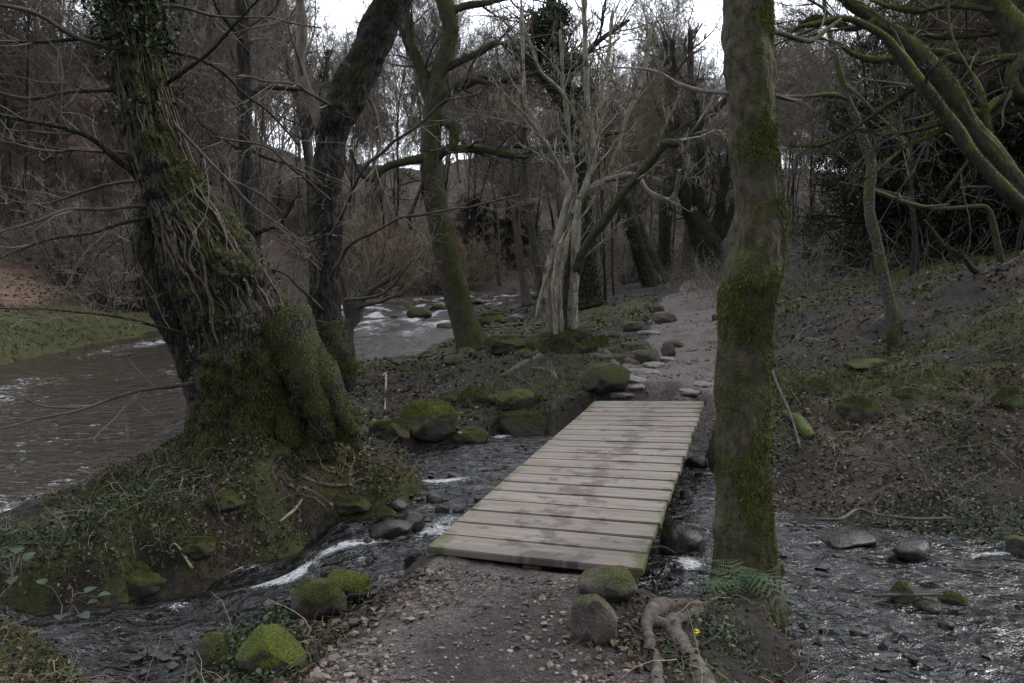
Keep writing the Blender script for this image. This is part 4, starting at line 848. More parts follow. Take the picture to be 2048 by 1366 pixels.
#==STAGE3==
# ------------------------------------------------------------------ middle distance trees, each one told apart
def zt(px, py): return T(px, py)
M['gold'] = simple('catkin_gold_twig', [(0, (.060, .050, .028)), (1, (.20, .172, .105))], .85, 3)
M['ivydark'] = bark('ivy_clad_trunk', (.018, .018, .012), (.055, .052, .036), moss=.5, upb=.2, sc=.7, mosscol=((.010, .018, .008), (.035, .055, .022)))
def ivy_cloak(t, V, F, n, spread=.08, L=(.05, .09), w=None):
    p, N = samp(V, F, n, w); v, f = leaves(p + N * rng.random((n, 1)) * spread, unit(N + rng.normal(0, .5, p.shape) + [0, 0, .3]), rng.uniform(L[0], L[1], n), .9)
    o = mesh('ivy_foliage', v, f, M['leafivy'], t, False); o['kind'] = 'stuff'
def mid(name, label, base, y, trunk, mat, others=(), ivy=0, **k):
    k.setdefault('per_m', 2.4); k.setdefault('L1', 1.8); k.setdefault('rmin', .006); k.setdefault('kids', (5, 4)); k.setdefault('step', .12); k.setdefault('S_', 20); k.setdefault('trunk_store', True); k.setdefault('lump', .03)
    t, Q = simple_tree(name, label, base, trunk, y, mat, others, **k)
    if ivy:
        tr = [c for c in t.children if c.name.startswith('trunk')][0]
        V, F = trunk_mesh(Q, 16, .15, .04, 0, 3); ivy_cloak(t, V, F, ivy, .14)
    return t
mid('ivy_trunk_tree', 'dark ivy clad trunk rising straight behind the pale coppiced hazel', G(1180, 606, .1), 29, [(1182, 612, 24), (1180, 600, 19), (1174, 560, 17), (1170, 500, 15), (1166, 420, 14), (1165, 350, 14), (1156, 300, 14), (1145, 250, 13), (1140, 200, 12), (1128, 150, 11), (1118, 90, 9), (1105, 20, 7), (1100, -40, 5)], 'ivydark',
    [([(1145, 240, 9), (1110, 190, 8), (1080, 150, 7), (1050, 110, 5), (1010, 90, 4)], 29, 28), ([(1130, 170, 8), (1160, 120, 7), (1200, 80, 5), (1260, 40, 3)], 29, 30), ([(1160, 300, 9), (1120, 280, 7), (1080, 300, 5), (1020, 290, 4)], 29, 28), ([(1120, 110, 7), (1090, 60, 6), (1060, 20, 4)], 29, 30)], ivy=5200, seed=81, L1=2.2, kids=(7, 5), per_m=3)
def clump(t, c, r, n, L=(.07, .13), flat=.8):
    d = unit(rng.normal(0, 1, (n, 3))); p = c + d * (rng.random((n, 1)) ** .45) * r * np.array([1, 1, flat]) * (1 + .5 * fbm(d, 1.8, 3, int(abs(c[0] * 9)) + 3)[:, None])
    v, f = leaves(p, unit(d + rng.normal(0, .7, d.shape)), rng.uniform(L[0], L[1], n), .8); o = mesh('ivy_foliage', v, f, M['leafivy'], t, False); o['kind'] = 'stuff'
_iv = [o for o in COL.objects if o.name == 'ivy_trunk_tree'][0]
for a, b, r in ((1095, 75, 1.0), (1130, 130, .8), (1060, 120, .6), (1145, 200, .6), (1110, 30, .6), (1080, 60, .8)): clump(_iv, D(a, b, 29), r, 1100)
mid('leaning_ivy_tree', 'dark ivy clad tree leaning left with a stump at its foot beside the path', G(1300, 568, .4), 41, [(1306, 572, 20), (1298, 555, 17), (1284, 520, 15), (1272, 480, 14), (1262, 445, 14), (1250, 400, 12), (1238, 350, 11), (1215, 280, 9), (1190, 200, 7), (1170, 130, 5)], 'ivydark', ivy=3600, seed=82, L1=2.4)
mid('pale_edged_tree', 'slim greyish trunk leaning left just behind the dark leaning ivy tree', G(1335, 562, .45), 43, [(1345, 568, 20), (1325, 548, 8), (1305, 510, 7), (1288, 470, 6), (1275, 430, 6), (1262, 390, 5), (1240, 320, 5), (1225, 240, 4)], 'farbark', seed=83, L1=2)
mid('ivy_post_tree', 'upright ivy clad trunk between the leaning ivy tree and the forked tree', G(1330, 548, .6), 52, [(1331, 555, 15), (1329, 520, 13), (1330, 470, 12), (1333, 420, 12), (1338, 360, 11), (1340, 280, 9), (1338, 200, 8), (1330, 80, 5)], 'ivydark', ivy=2600, seed=84, L1=3, S_=16)
mid('mossy_post_tree', 'greenish upright trunk just left of the dark forked tree at the path end', G(1376, 556, .5), 50, [(1376, 562, 18), (1376, 530, 14), (1378, 480, 12), (1385, 400, 10), (1388, 320, 9), (1384, 200, 7), (1380, 60, 5)], 'farbark', seed=85, L1=3, S_=16, mat_=None) if False else \
mid('mossy_post_tree', 'greenish upright trunk just left of the dark forked tree at the path end', G(1376, 556, .5), 50, [(1376, 562, 18), (1376, 530, 14), (1378, 480, 12), (1385, 400, 10), (1388, 320, 9), (1384, 200, 7), (1380, 60, 5)], 'farbark', seed=85, L1=3, S_=16)
mid('forked_tree', 'broad dark tree forking low where the path bends out of sight', G(1415, 560, .5), 44, [(1416, 570, 42), (1416, 545, 34), (1414, 510, 30), (1410, 480, 30), (1396, 450, 22), (1378, 415, 15), (1362, 370, 12), (1352, 300, 10), (1350, 200, 8), (1345, 80, 5)], 'ivydark',
    [([(1412, 480, 20), (1400, 430, 13), (1396, 370, 11), (1402, 300, 9), (1395, 200, 6)], 44, 44), ([(1420, 485, 20), (1436, 450, 14), (1442, 400, 10), (1452, 350, 8), (1470, 260, 6)], 44, 43), ([(1422, 500, 14), (1448, 460, 9), (1462, 420, 7), (1480, 370, 5), (1510, 280, 4)], 44, 45), ([(1408, 480, 14), (1388, 440, 8), (1360, 330, 6), (1310, 200, 4)], 44, 45)], ivy=1800, seed=86, L1=2.6, kids=(6, 4))
mid('thin_dark_tree', 'thin dark upright tree with small pale lichen spots behind the ivy tree', on(D(508, 690, 11.5)), 11.5, [(512, 760, 20), (511, 690, 17), (509, 600, 16), (506, 520, 16), (500, 440, 15), (494, 360, 14), (489, 280, 13), (488, 180, 12.5), (486, 90, 12), (484, 0, 11), (482, -120, 9)], 'darkbark',
    [([(488, 200, 5), (520, 178, 4.5), (560, 176, 4), (610, 180, 3)], 11.5, 12), ([(496, 110, 5), (470, 60, 4), (440, 20, 3), (420, -30, 2.5)], 11.5, 11), ([(490, 60, 5), (530, 30, 4), (570, -20, 3)], 11.5, 12), ([(490, 290, 5), (540, 320, 4), (600, 345, 3.4), (640, 390, 3)], 11.5, 11.8), ([(492, 310, 4), (450, 280, 3.4), (400, 240, 3), (360, 160, 2)], 11.5, 11), ([(505, 470, 4), (560, 440, 3), (600, 380, 2.4)], 11.5, 11), ([(500, 410, 4), (460, 360, 3), (430, 290, 2)], 11.5, 12)],
    seed=87, L1=.9, per_m=2.0, rmin=.0028, kids=(4, 3), S_=24, step=.06, lump=.012, twmat='twigpale', bias=-.3)
mid('yellowish_tree', 'thin greenish yellow trunk across the river, just left of the thick leaning tree', on(D(628, 560, 46)), 40, [(632, 600, 12), (630, 540, 11), (626, 450, 10), (622, 360, 10), (612, 270, 9), (598, 200, 9), (575, 120, 8), (550, 50, 7), (520, -30, 6)], 'farbark', [([(612, 260, 7), (640, 200, 5), (660, 100, 4)], 40, 40)], seed=88, L1=2.5)
mid('twin_pole_tree', 'thin brown pole of a tree on the gravel spit by the river', on(T(1050, 604)), 31, [(1056, 612, 12), (1052, 590, 9), (1044, 550, 7), (1038, 500, 7), (1033, 450, 6), (1030, 380, 5), (1022, 300, 4)], 'rootbark', seed=89, L1=1.5)
mid('twin_pole_tree', 'taller thin pole leaning left on the gravel spit, nearer the split trunks', on(T(1078, 606)), 33, [(1084, 610, 8), (1080, 560, 8), (1070, 500, 8), (1060, 440, 7), (1052, 380, 7), (1048, 310, 6), (1046, 220, 5), (1044, 120, 4)], 'farbark', seed=90, L1=1.8)
mid('slanting_pole', 'thin bare pole standing close behind the mossy riverside tree', on(T(930, 640)), 19.5, [(935, 650, 8), (920, 570, 7), (905, 500, 6), (895, 450, 5), (884, 400, 4), (878, 350, 3)], 'rootbark', seed=91, L1=.7, rmin=.004)
mid('riverside_sapling', 'small forked bare sapling between the thick leaning tree and the water', on(D(697, 720, 14.5)), 14.5, [(690, 735, 14), (694, 700, 12), (697, 660, 11), (702, 635, 10), (715, 610, 8), (735, 585, 6), (775, 560, 4), (832, 520, 2.5)], 'farbark',
    [([(700, 640, 8), (690, 600, 7), (683, 560, 6), (676, 510, 5), (660, 450, 3)], 14.5, 14), ([(698, 655, 8), (715, 640, 7), (728, 600, 5), (735, 540, 4), (720, 480, 3)], 14.5, 15), ([(705, 620, 5), (760, 600, 4), (800, 590, 3)], 14.5, 14)], seed=92, L1=.8, rmin=.003, kids=(5, 4), per_m=3.5, S_=16, step=.08, twmat='twigpale')
mid('twisted_shrub', 'small pale twisted shrub just right of the ivy tree trunk at the water', on(D(535, 650, 13)), 13, [(532, 660, 6), (534, 600, 5), (540, 560, 5), (555, 530, 4), (575, 500, 3)], 'smoothbark', [([(538, 570, 4), (530, 520, 3), (545, 480, 2)], 13, 13)], seed=93, L1=.7, rmin=.003, S_=10, kids=(5, 4), per_m=5, twmat='twigpale')

# ------------------------------------------------------------------ wood behind: prototypes and copies
def proto(name, h, r0, seed, mat, tw, lean=.06, n1=27, up=.10, t0=.3, fork=False, kids=(8, 7, 6), l1=.44, rmin=.009, ang=(.4, 1.0)):
    t = empty(name, (0, 0, 0)); K = 9; z = np.linspace(0, 1, K); o = rng.normal(0, 1, 2) * lean * h
    base = np.stack([o[0] * z ** 1.5 + .02 * h * fbm(xy3(z * 3, z * 0 + seed), 1, 2, 1), o[1] * z ** 1.5 + .02 * h * fbm(xy3(z * 3, z * 0 + seed), 1, 2, 2), z * h - .25, r0 * (1.15 - .95 * z) + r0 * .5 * np.exp(-z * 14)], -1)
    base[:, 3] *= .52; parts = [trunk_mesh(base, 9, .45, r0 * .12, 0, seed, cap=False)]; st = [base]
    if fork:
        i = 3; b = base[i:].copy(); dx = rng.normal(0, 1, 2) * .2 * h; tt = np.linspace(0, 1, len(b)); b[:, 0] += dx[0] * tt; b[:, 1] += dx[1] * tt; b[:, 3] *= .75
        parts.append(trunk_mesh(b, 8, .45, r0 * .1, 0, seed + 1, cap=False)); st.append(b)
    mesh('trunk', *join(parts), M[mat], t)
    out = []; 
    Ps = np.stack([resample(b, 9) for b in st]); P, Rr = Ps[..., :3], Ps[..., 3]
    a, b, c, e = spawn(P, Rr, n1, t0, 1., ang[0], ang[1], l1 * 1.25, .42, rmin * 2); c = np.maximum(c, .12 * h)
    P, Rr = grow(a, b, c, e, 7, .13, up, .25); out.append(tubes(P, Rr, 4))
    for k in kids:
        a, b, c, e = spawn(P, Rr, k, .15, 1., .35, .95, .48, .6, rmin); P, Rr = grow(a, b, c, e, 4, .16, up * .6, .5); out.append(tubes(P, Rr, 3))
    mesh('crown', *join(out), M[tw], t); return t
for q_, w_ in zip(PT if 'PT' in globals() else [], []): pass
def clone(t, loc, rz, sc, label, cat, group, first=set()):
    if t.name not in first: first.add(t.name); r = t
    else:
        r = t.copy(); COL.objects.link(r)
        for c in t.children:
            d = c.copy(); COL.objects.link(d); d.parent = r
    r.location = loc; r.rotation_euler = (.07 * math.sin(rz * 3.7), .07 * math.cos(rz * 5.1), rz); r.scale = (sc, sc, sc * (.9 + .2 * abs(math.sin(rz * 7)))); tag(r, label, cat, group); return r
PT = [proto('bare_tree', 15, .20, 101, 'farbark', 'twigfar'), proto('bare_tree', 17, .17, 102, 'farbark', 'twigfar', t0=.4, up=.16, ang=(.3, .7)), proto('bare_tree', 13, .24, 103, 'darkbark', 'twigfar', fork=True, l1=.42, n1=16),
      proto('bare_tree', 16, .15, 104, 'ivydark', 'twigfar', t0=.35, up=.14), proto('bare_tree', 12, .14, 105, 'greenbark', 'twigfar', fork=True, t0=.22, n1=16), proto('bare_tree', 18, .26, 106, 'farbark', 'twigfar', fork=True, t0=.3, l1=.38, n1=18)]
def shrub(name, h, seed, tw, ns=12, kids=(6, 5, 4), sp=.5, up=.05, rmin=.008):
    t = empty(name, (0, 0, 0)); a = rng.uniform(0, 6.28, ns); d = np.stack([np.cos(a) * sp, np.sin(a) * sp, np.ones(ns)], -1) + rng.normal(0, .15, (ns, 3))
    P, Rr = grow(np.stack([np.cos(a) * .12, np.sin(a) * .12, a * 0 - .1], -1) * h * .3, d, rng.uniform(.7, 1.15, ns) * h, np.full(ns, .012 * h), 7, .1, up, .3)
    mesh('stem', *tubes(P, Rr, 5), M['farbark'], t); out = []
    for k in kids:
        a, b, c, e = spawn(P, Rr, k, .1, 1., .4, 1.1, .5, .55, rmin); P, Rr = grow(a, b, c, e, 4, .2, up, .5); out.append(tubes(P, Rr, 3))
    mesh('crown', *join(out), M[tw], t); return t
PS = [shrub('bare_shrub', 3.2, 1, 'twigfar'), shrub('bare_shrub', 2.4, 2, 'twigfar', 16, sp=.9, up=-.02), shrub('bare_shrub', 4.2, 3, 'twigfar', 9, sp=.35)]
PR = [shrub('rusty_shrub', 4.5, 4, 'rust', 12), shrub('rusty_shrub', 3.5, 5, 'rust', 14, sp=.7)]
LOOK = {}
def place_label(kind, pr, px, y, y0, y1):
    f = LOOK.setdefault(pr.get('look', pr.name), pr.get('look', ''))
    rows = 'nearest row' if y < y0 * (y1 / y0) ** .33 else 'middle rows' if y < y0 * (y1 / y0) ** .67 else 'farthest row'
    for lim, w in ((-60, 'beyond the left edge'), (110, 'at the left edge'), (230, 'left of the ivy tree'), (480, 'behind the ivy tree'), (600, 'between ivy tree and leaning tree'), (720, 'behind the thick leaning tree'), (850, 'right of the thick leaning tree'), (950, 'behind the slim mossy tree'), (1070, 'between mossy tree and hazel'), (1200, 'behind the pale hazel'),
                   (1320, 'just right of the hazel'), (1440, 'above the path end'), (1570, 'behind the tall mossy trunk'), (1700, 'right of the tall mossy trunk'), (1800, 'behind the slender tree'), (1930, 'right of the slender tree'), (2060, 'at the right edge'), (9999, 'beyond the right edge')):
        if px < lim: break
    return ' '.join(('%s %s, %s, %s' % (f, kind.replace(' across the river', ' over the river'), w.replace('between ivy tree and leaning tree', 'before the thick leaning tree'), rows)).split())
def scatter_things(protos, zones, label, cat, group, seed, smin=.75, smax=1.25, dpath=1.5):
    r_ = np.random.default_rng(seed); k = 0; pts = []
    for (x0, x1, y0, y1, n) in zones:
        m = 0; tries = 0
        while m < n and tries < n * 30:
            tries += 1; y = y0 * (y1 / y0) ** r_.random(); px = r_.uniform(x0, x1); x = (px - 1024) / FPX * y
            X, Y_ = np.array([x]), np.array([y])
            if sdist(X, Y_, RIVER)[0] < .8 or sdist(X, Y_, PATHS[1])[0] < dpath: continue
            if any((x - a) ** 2 + (y - b) ** 2 < (.02 * y + .5) ** 2 for a, b in pts): continue
            pts.append((x, y)); m += 1
            pr = protos[k % len(protos)]; clone(pr, (x, y, float(H(x, y, False)[0]) - .05), r_.uniform(0, 6.28), r_.uniform(smin, smax), place_label(label, pr, px, y, y0, y1), cat, group); k += 1
for pr_, lk_ in list(zip(PT, ['tall straight', 'upright narrow', 'low forking', 'dark trunked', 'small greenish', 'big forking'])) + list(zip(PS, ['medium', 'low spreading', 'tall narrow'])) + list(zip(PR, ['tall', 'low'])): pr_['look'] = lk_
scatter_things(PT, [(-500, 520, 31, 75, 66), (380, 900, 58, 120, 34), (300, 900, 115, 165, 34)], 'bare tree across the river', 'tree', 'bare trees on the slope across the river', 1)
scatter_things(PT[:4] + PT[5:], [(900, 1350, 60, 130, 44), (1350, 1700, 62, 130, 30), (900, 1700, 115, 165, 38)], 'bare tree', 'tree', 'bare trees beyond the end of the path', 2, dpath=4)
scatter_things(PT, [(1600, 2500, 34, 100, 46)], 'bare tree', 'tree', 'bare trees behind the right bank', 3)
scatter_things(PS, [(-500, 420, 29, 60, 78), (400, 950, 52, 90, 34)], 'bare shrub across the river', 'shrub', 'bare shrubs across the river', 4)
scatter_things(PS, [(1080, 1340, 34, 80, 26), (1440, 1700, 46, 90, 16)], 'bare shrub', 'shrub', 'bare shrubs beyond the hazel', 5, dpath=4.5)
scatter_things(PS, [(1680, 2500, 25, 60, 46)], 'bare thicket shrub', 'shrub', 'bare shrubs behind the right bank', 6)
scatter_things(PR, [(690, 960, 50, 62, 26)], 'coppery river shrub', 'shrub', 'coppery shrubs on the far river bank', 7)
# dark evergreens behind the right bank
def evergreen(seed, h=9):
    t = empty('evergreen_tree', (0, 0, 0)); z = np.linspace(0, 1, 7); b = np.stack([z * .3, z * 0, z * h - .2, .22 * (1.1 - z)], -1)
    mesh('trunk', *trunk_mesh(b, 10, .4, .03, 0, seed, cap=False), M['darkbark'], t)
    Ps = resample(b, 9)[None]; a, d, c, e = spawn(Ps[..., :3], Ps[..., 3], 70, .04, 1., 1.1, 1.6, .45, .4, .012); c = np.maximum(c * .8, .8)
    P, Rr = grow(a, d, c, e, 6, .14, -.05, .3); o = [tubes(P, Rr, 4)]; a, d, c, e = spawn(P, Rr, 24, .1, 1., .5, 1.1, .55, .5, .005); P, Rr = grow(a, d, c, e, 4, .15, -.12, .5); o.append(tubes(P, Rr, 3)); mesh('branch', *join(o), M['darkbark'], t)
    q = P.reshape(-1, 3); n = len(q) * 3; p = np.repeat(q, 3, 0) + rng.normal(0, .10, (n, 3))
    v, f = blades(p, unit(rng.normal(0, 1, (n, 3)) + [0, 0, -.5]), rng.uniform(.08, .2, n), np.full(n, .04)); mesh('crown', v, f, M['yew'], t, False); return t
M['yew'] = simple('dark_needles', [(0, (.008, .012, .007)), (.7, (.020, .028, .014)), (1, (.05, .055, .03))], .7, rnd=True)
EV = [evergreen(1), evergreen(2, 8)]
scatter_things(EV, [(1730, 2500, 23, 34, 16), (930, 1060, 75, 90, 3)], 'dark evergreen', 'tree', 'dark evergreens in the thicket', 8, .7, 1.1)
PG = [proto('catkin_tree', 9, .08, 111, 'darkbark', 'gold', fork=True, t0=.2, up=-.05, n1=20, l1=.45, rmin=.005, kids=(8, 6, 5)), proto('catkin_tree', 10, .09, 112, 'darkbark', 'gold', fork=True, t0=.25, up=-.03, n1=18, l1=.42, rmin=.005, kids=(8, 6, 5))]
scatter_things(PG, [(1680, 2450, 17, 26, 14)], 'tree with golden drooping twigs', 'tree', 'golden twigged trees above the right bank', 9, .85, 1.15)
scatter_things(PG, [(1190, 1290, 24, 36, 3)], 'hazel hung with golden catkins', 'tree', 'catkin hazels beside the path', 10, .75, 1.0, dpath=2)
#==STAGE4==
# ------------------------------------------------------------------ rocks
def rock(px, py, w, h, mat, label, name='rock', cat='rock', group=None, z=None, depth=.8, seed=None, sub=5, amp=.16, flat=False, moss=0, sink=.3, rot=None, foot=.42):
    seed = seed or (px * 7 + py) % 997; b = T(px, py + h * foot) if z is None else G(px, py + h * foot, z)
    Y = b[1]; sx, sz = w * Y / FPX / 2, h * Y / FPX / 2; sy = sx * depth
    if flat: sz = flat
    V, F = ICO[sub]; V = V.copy()
    if seed % 3 == 0 or flat: V = np.sign(V) * np.abs(V) ** .72
    V = V * (1 + amp * fbm(V, 1.3, 2, seed) + amp * .35 * fbm(V, 4, 3, seed + 1) + .012 * fbm(V, 14, 2, seed))[:, None]
    r_ = random.Random(seed)
    for _ in range(5):      # planar facets
        n = unit(np.array([r_.uniform(-1, 1), r_.uniform(-1, 1), r_.uniform(-.2, 1)])); d = r_.uniform(.72, .9); q = V @ n - d; V = V - np.maximum(q, 0)[:, None] * n * .8
    V = V * [sx, sy, sz]; a = r_.uniform(-.5, .5) if rot is None else rot; c, s_ = math.cos(a), math.sin(a)
    V = V @ np.array([[c, s_, 0], [-s_, c, 0], [0, 0, 1]]); ctr = np.array([b[0], b[1] + sy * .5, b[2] + sz * (1 - sink)])
    o = mesh(name, V + 0, F, M[mat]); o.location = ctr; tag(o, label, cat, group)
    if moss:
        w_ = np.clip(V[:, 2] / sz * 1.5 - (.1 if mat == 'rockgreen' and w < 125 else .5) + 1.1 * fbm(V / Y * 6, 5, 3, seed), 0, 1); p, N = samp(V, F, moss, w_)
        v, f = blades(p - N * .002, unit(N + rng.normal(0, .45, p.shape)), rng.uniform(.3, 1.2, moss) * .0026 * Y, rng.uniform(.5, 1.4, moss) * .00045 * Y)
        m = mesh('moss', v, f, M['mossbright' if mat == 'rockgreen' else 'mossblade'], None, False); m.parent = o; m['kind'] = 'stuff'
    return o
RK = [
 (857, 838, 108, 84, 'rockgreen', 'large rounded boulder capped with bright green moss across the stream', 9000), (775, 860, 84, 56, 'rockmoss', 'low mossy boulder touching the left side of the bright green boulder', 5000),
 (938, 872, 80, 44, 'rockmoss', 'greenish brown flat topped rock at the water below the bright boulder', 500), (962, 795, 90, 54, 'rockmoss', 'mossy hump on the bank behind the bright green boulder', 4000), (1042, 800, 90, 56, 'rockmoss', 'mossy hump on the bank nearer the bridge', 4000),
 (1050, 848, 100, 64, 'rockmoss', 'dark leafy mossy boulder at the stream edge near the bridge', 3500), (912, 800, 70, 36, 'rockmoss', 'small mossy stone between the bright boulder and the hump behind it', 1500),
 (1212, 756, 96, 62, 'dirt', 'big brown wedge shaped rock where the flagstones begin beside the path', 0),
 (425, 1308, 92, 108, 'rockmoss', 'upright mossy boulder at the bottom left, left one of a touching pair', 9000), (537, 1308, 146, 112, 'rockgreen', 'wide rounded boulder with mossy top, right one of a touching pair', 7000),
 (695, 1172, 104, 66, 'rockgreen', 'rounded boulder with olive moss beside the foamy water', 6000), (632, 1200, 116, 84, 'rockmoss', 'moss covered mound of stone with grass beside the rosette plant', 7000),
 (1222, 1166, 122, 68, 'rock', 'broad rounded grey rock against the near end of the footbridge', 300), (1190, 1240, 96, 112, 'rock', 'tall rounded stone with a mossy rim standing at the path edge', 300),
 (1010, 692, 90, 46, 'rockmoss', 'dark mossy root mound between the riverside tree and the hazel', 3500), (985, 640, 60, 34, 'rockmoss', 'mossy block on the shingle behind the riverside tree', 1200), (1030, 640, 40, 24, 'rockwet', 'dark stone on the shingle beside the pale stems', 0),
 (905, 720, 40, 24, 'rock', 'rounded grey brown stone at the foot of the riverside tree', 0)]
for k, (a, b, w, h, m, l, n) in enumerate(RK): rock(a, b, w, h, m, l, 'boulder' if w > 70 else 'rock', 'boulder' if w > 70 else 'rock', moss=n, amp=.12 if w > 90 else .18)
ZL = lambda px: -.55 if px > 900 else -.55 - .32 * float(sstep(-.9, -2.5, np.array((px - 1024) / FPX * 6.6)))
SR = [(1368, 1082, 112, 64, 'dark rounded rock in the water between the bridge and the mossy trunk'), (1832, 1102, 84, 46, 'dark oval rock at the far edge of the right hand pool'), (1812, 1190, 58, 62, 'mossy upright stone standing in the right hand pool'),
      (1858, 1214, 60, 30, 'low dark wet stone between two mossy stones in the pool'), (1912, 1200, 56, 28, 'small slanting mossy stone in the right hand pool'), (2040, 1092, 50, 44, 'green stone at the far bank on the right edge'), (1700, 1082, 110, 34, 'long dark rock under the far bank beside the mossy trunk'),
      (822, 1045, 56, 52, 'steep sided dark stone midway down the stream left of the bridge'), (830, 1118, 48, 54, 'wet black stone beside the near left corner of the bridge'), (795, 1010, 50, 30, 'grey stone against the mound where the stream narrows'), (868, 998, 40, 26, 'small rounded wet stone above the steep dark one'),
      (986, 958, 32, 16, 'small black stone alone in the stream near the bridge'), (885, 1020, 34, 26, 'small stone in the narrow part of the stream'), (916, 1022, 26, 22, 'pebble sized stone touching the bridge side'), (770, 1028, 46, 30, 'mossy edged stone at the foot of the mound'), (780, 1062, 90, 38, 'broad flat wet stone washed by the stream'), (745, 1105, 30, 22, 'little wet stone in the riffle'),
      (905, 950, 22, 14, 'tiny dark stone below the greenish rock'), (930, 935, 18, 10, 'tiny stone just under the greenish rock'), (1395, 925, 46, 30, 'dark stone in the shade right of the bridge'), (1375, 990, 30, 22, 'small wet stone right of the bridge'), (1895, 1250, 34, 22, 'small dark stone in the near part of the pool'), (1720, 1265, 40, 16, 'low stone barely breaking the pool surface'), (2005, 1240, 36, 16, 'flat wet stone near the right edge of the pool')]
for k, (a, b, w, h, l) in enumerate(SR): rock(a, b, w, h, 'rockmoss' if ('moss' in l or 'green' in l) and 'bank beside' not in l and 'between' not in l and 'below' not in l and 'under' not in l else 'rockwet', l, 'stone', 'stone', 'stones in the stream', z=ZL(a) - .02, sub=4, moss=1500 if 'moss' in l else 0, sink=.35)
for (a, b, w, h, l) in [(838, 624, 52, 28, 'blocky mossy rock alone in the middle of the river'), (878, 613, 40, 14, 'low mossy rock in the river beside the leaning tree'), (790, 633, 18, 8, 'tiny rock left of the blocky river rock'), (240, 710, 40, 14, 'smooth low rock in the calm river on the left'), (890, 652, 34, 16, 'flat dark rock at the river edge left of the mossy tree'), (955, 602, 40, 10, 'low dark rock at the head of the shingle spit'), (870, 745, 60, 16, 'flat grey stone half awash at the near river edge'), (832, 720, 30, 10, 'small stone in the white water by the mossy tree')]:
    rock(a, b, w, h, 'rockmoss' if 'mossy' in l else 'rockwet', l, 'river_rock', 'rock', z=float(z_river(np.array(2.4 * FPX / (b - 526)))) - .03, sub=4, sink=.4, amp=.1)
for (a, b, w, h, f, l) in [(1265, 651, 46, 26, 0, 'dark pointed stone on the bare bank beside the path'), (1222, 668, 36, 16, 0, 'small stone left of the pointed one'), (1298, 712, 56, 34, 0, 'wedge of brown rock at the path edge'), (1338, 700, 32, 30, 0, 'upright stone at the path edge near the wedge'), (1330, 636, 46, 24, 0, 'broken stone step on the left of the far path'), (1318, 616, 24, 18, 0, 'small stone above the stone step'),
        (1440, 632, 32, 18, 0, 'dark stone on the right of the path by the mossy trunk'), (1240, 716, 60, 22, 0, 'low stone among roots beside the path'), (1350, 688, 40, 16, 0, 'thin stone behind the upright one'), (1228, 700, 40, 16, 0, 'slate like stone by the hazel roots'), (1275, 690, 60, 16, 0, 'long pale stone on the worn edge'), (1410, 800, 34, 26, 0, 'stone wedged behind the far right corner of the bridge')]:
    rock(a, b, w, h, 'rock', l, 'path_stone', 'stone', 'loose stones beside the path', sub=4, sink=.4, amp=.2)
for k, (a, b, w, h, l) in enumerate([(1238, 792, 62, 14, 'flagstone touching the far left corner of the bridge'), (1262, 778, 62, 12, 'second flagstone from the bridge on the left side'), (1268, 763, 50, 12, 'third flagstone from the bridge on the left side'), (1292, 748, 74, 14, 'wide flagstone below the wedge rock'), (1325, 722, 54, 12, 'pale flagstone just past the wedge rock'), (1310, 735, 44, 10, 'narrow flagstone between two wider ones'), (1388, 788, 66, 13, 'flat flagstone on the right beside the trunk'), (1412, 775, 40, 10, 'smaller flagstone behind the right hand one'), (1385, 802, 60, 8, 'thin flagstone against the last bridge board'), (1300, 668, 50, 10, 'worn flagstone where the path widens')]):
    rock(a, b, w, h, 'slab', l, 'flagstone', 'flagstone', 'flagstones edging the path', sub=4, flat=.045, depth=1.15 if w < 60 else .9, sink=.62, amp=.2, foot=0)

# ------------------------------------------------------------------ loose ground cover
def spots(n, wf, r0=2.6, r1=26, a=40, seed=1, pw=1.0):
    r_ = np.random.default_rng(seed); m = n * 6; an = np.radians(r_.uniform(-a, a, m)); r = r0 * (r1 / r0) ** (r_.random(m) ** pw); x, y = r * np.sin(an), r * np.cos(an)
    w = wf(x, y); k = r_.random(m) < w; x, y = x[k][:n], y[k][:n]; return x, y
def dry(x, y, g=.04): return (sdist(x, y, STREAM) > g) & (sdist(x, y, RIVER) > g) & ~inbridge(x, y)
def inbridge(x, y):
    q = np.stack([x - BL0[0], y - BL0[1]], -1); tt = q @ BDIR / np.linalg.norm((BL1 - BL0)[:2]); ba = q[..., 0] * BDIR[1] - q[..., 1] * BDIR[0]
    return (tt > -.03) & (tt < 1.02) & (ba > -.3) & (ba < 1.5)
def ground_pts(x, y):
    z = H(x, y); e = .04; nx = (z - H(x + e, y)) / e; ny = (z - H(x, y + e)) / e
    return np.stack([x, y, z], -1), unit(np.stack([nx * .7, ny * .7, np.ones_like(z)], -1))
def stuff(name, v, f, mat, label, smooth=False):
    return tag(mesh(name, v, f, M[mat], None, smooth), label, kind='stuff')
clus = lambda x, y, sc, s: fbm(xy3(x, y), sc, 3, s)
def bare(x, y): return 1 - .85 * np.exp(-((x - 1.6) / 1.5) ** 2 - ((y - 14.5) / 5) ** 2) - .5 * np.exp(-((x - 5.2) / 2.2) ** 2 - ((y - 13) / 3) ** 2) - .8 * np.exp(-((x - .8) / .42) ** 2 - ((y - 3.55) / .5) ** 2) - .8 * np.exp(-((x - .5) / 1.1) ** 2 - ((y - 10.9) / 1.3) ** 2) - .6 * np.exp(-((x + .6) / 1.6) ** 2 - ((y - 13.) / 1.3) ** 2)
def w_lit(x, y):
    p, m, l, pd, b = masks(x, y); return bare(x, y) * np.where((x > 2) & (y > 7), .6, 1) * np.clip((l * 1.1 + .10 + .5 * clus(x, y, 1.8, 201)) * (1 - p * .93), 0, 1) * dry(x, y)
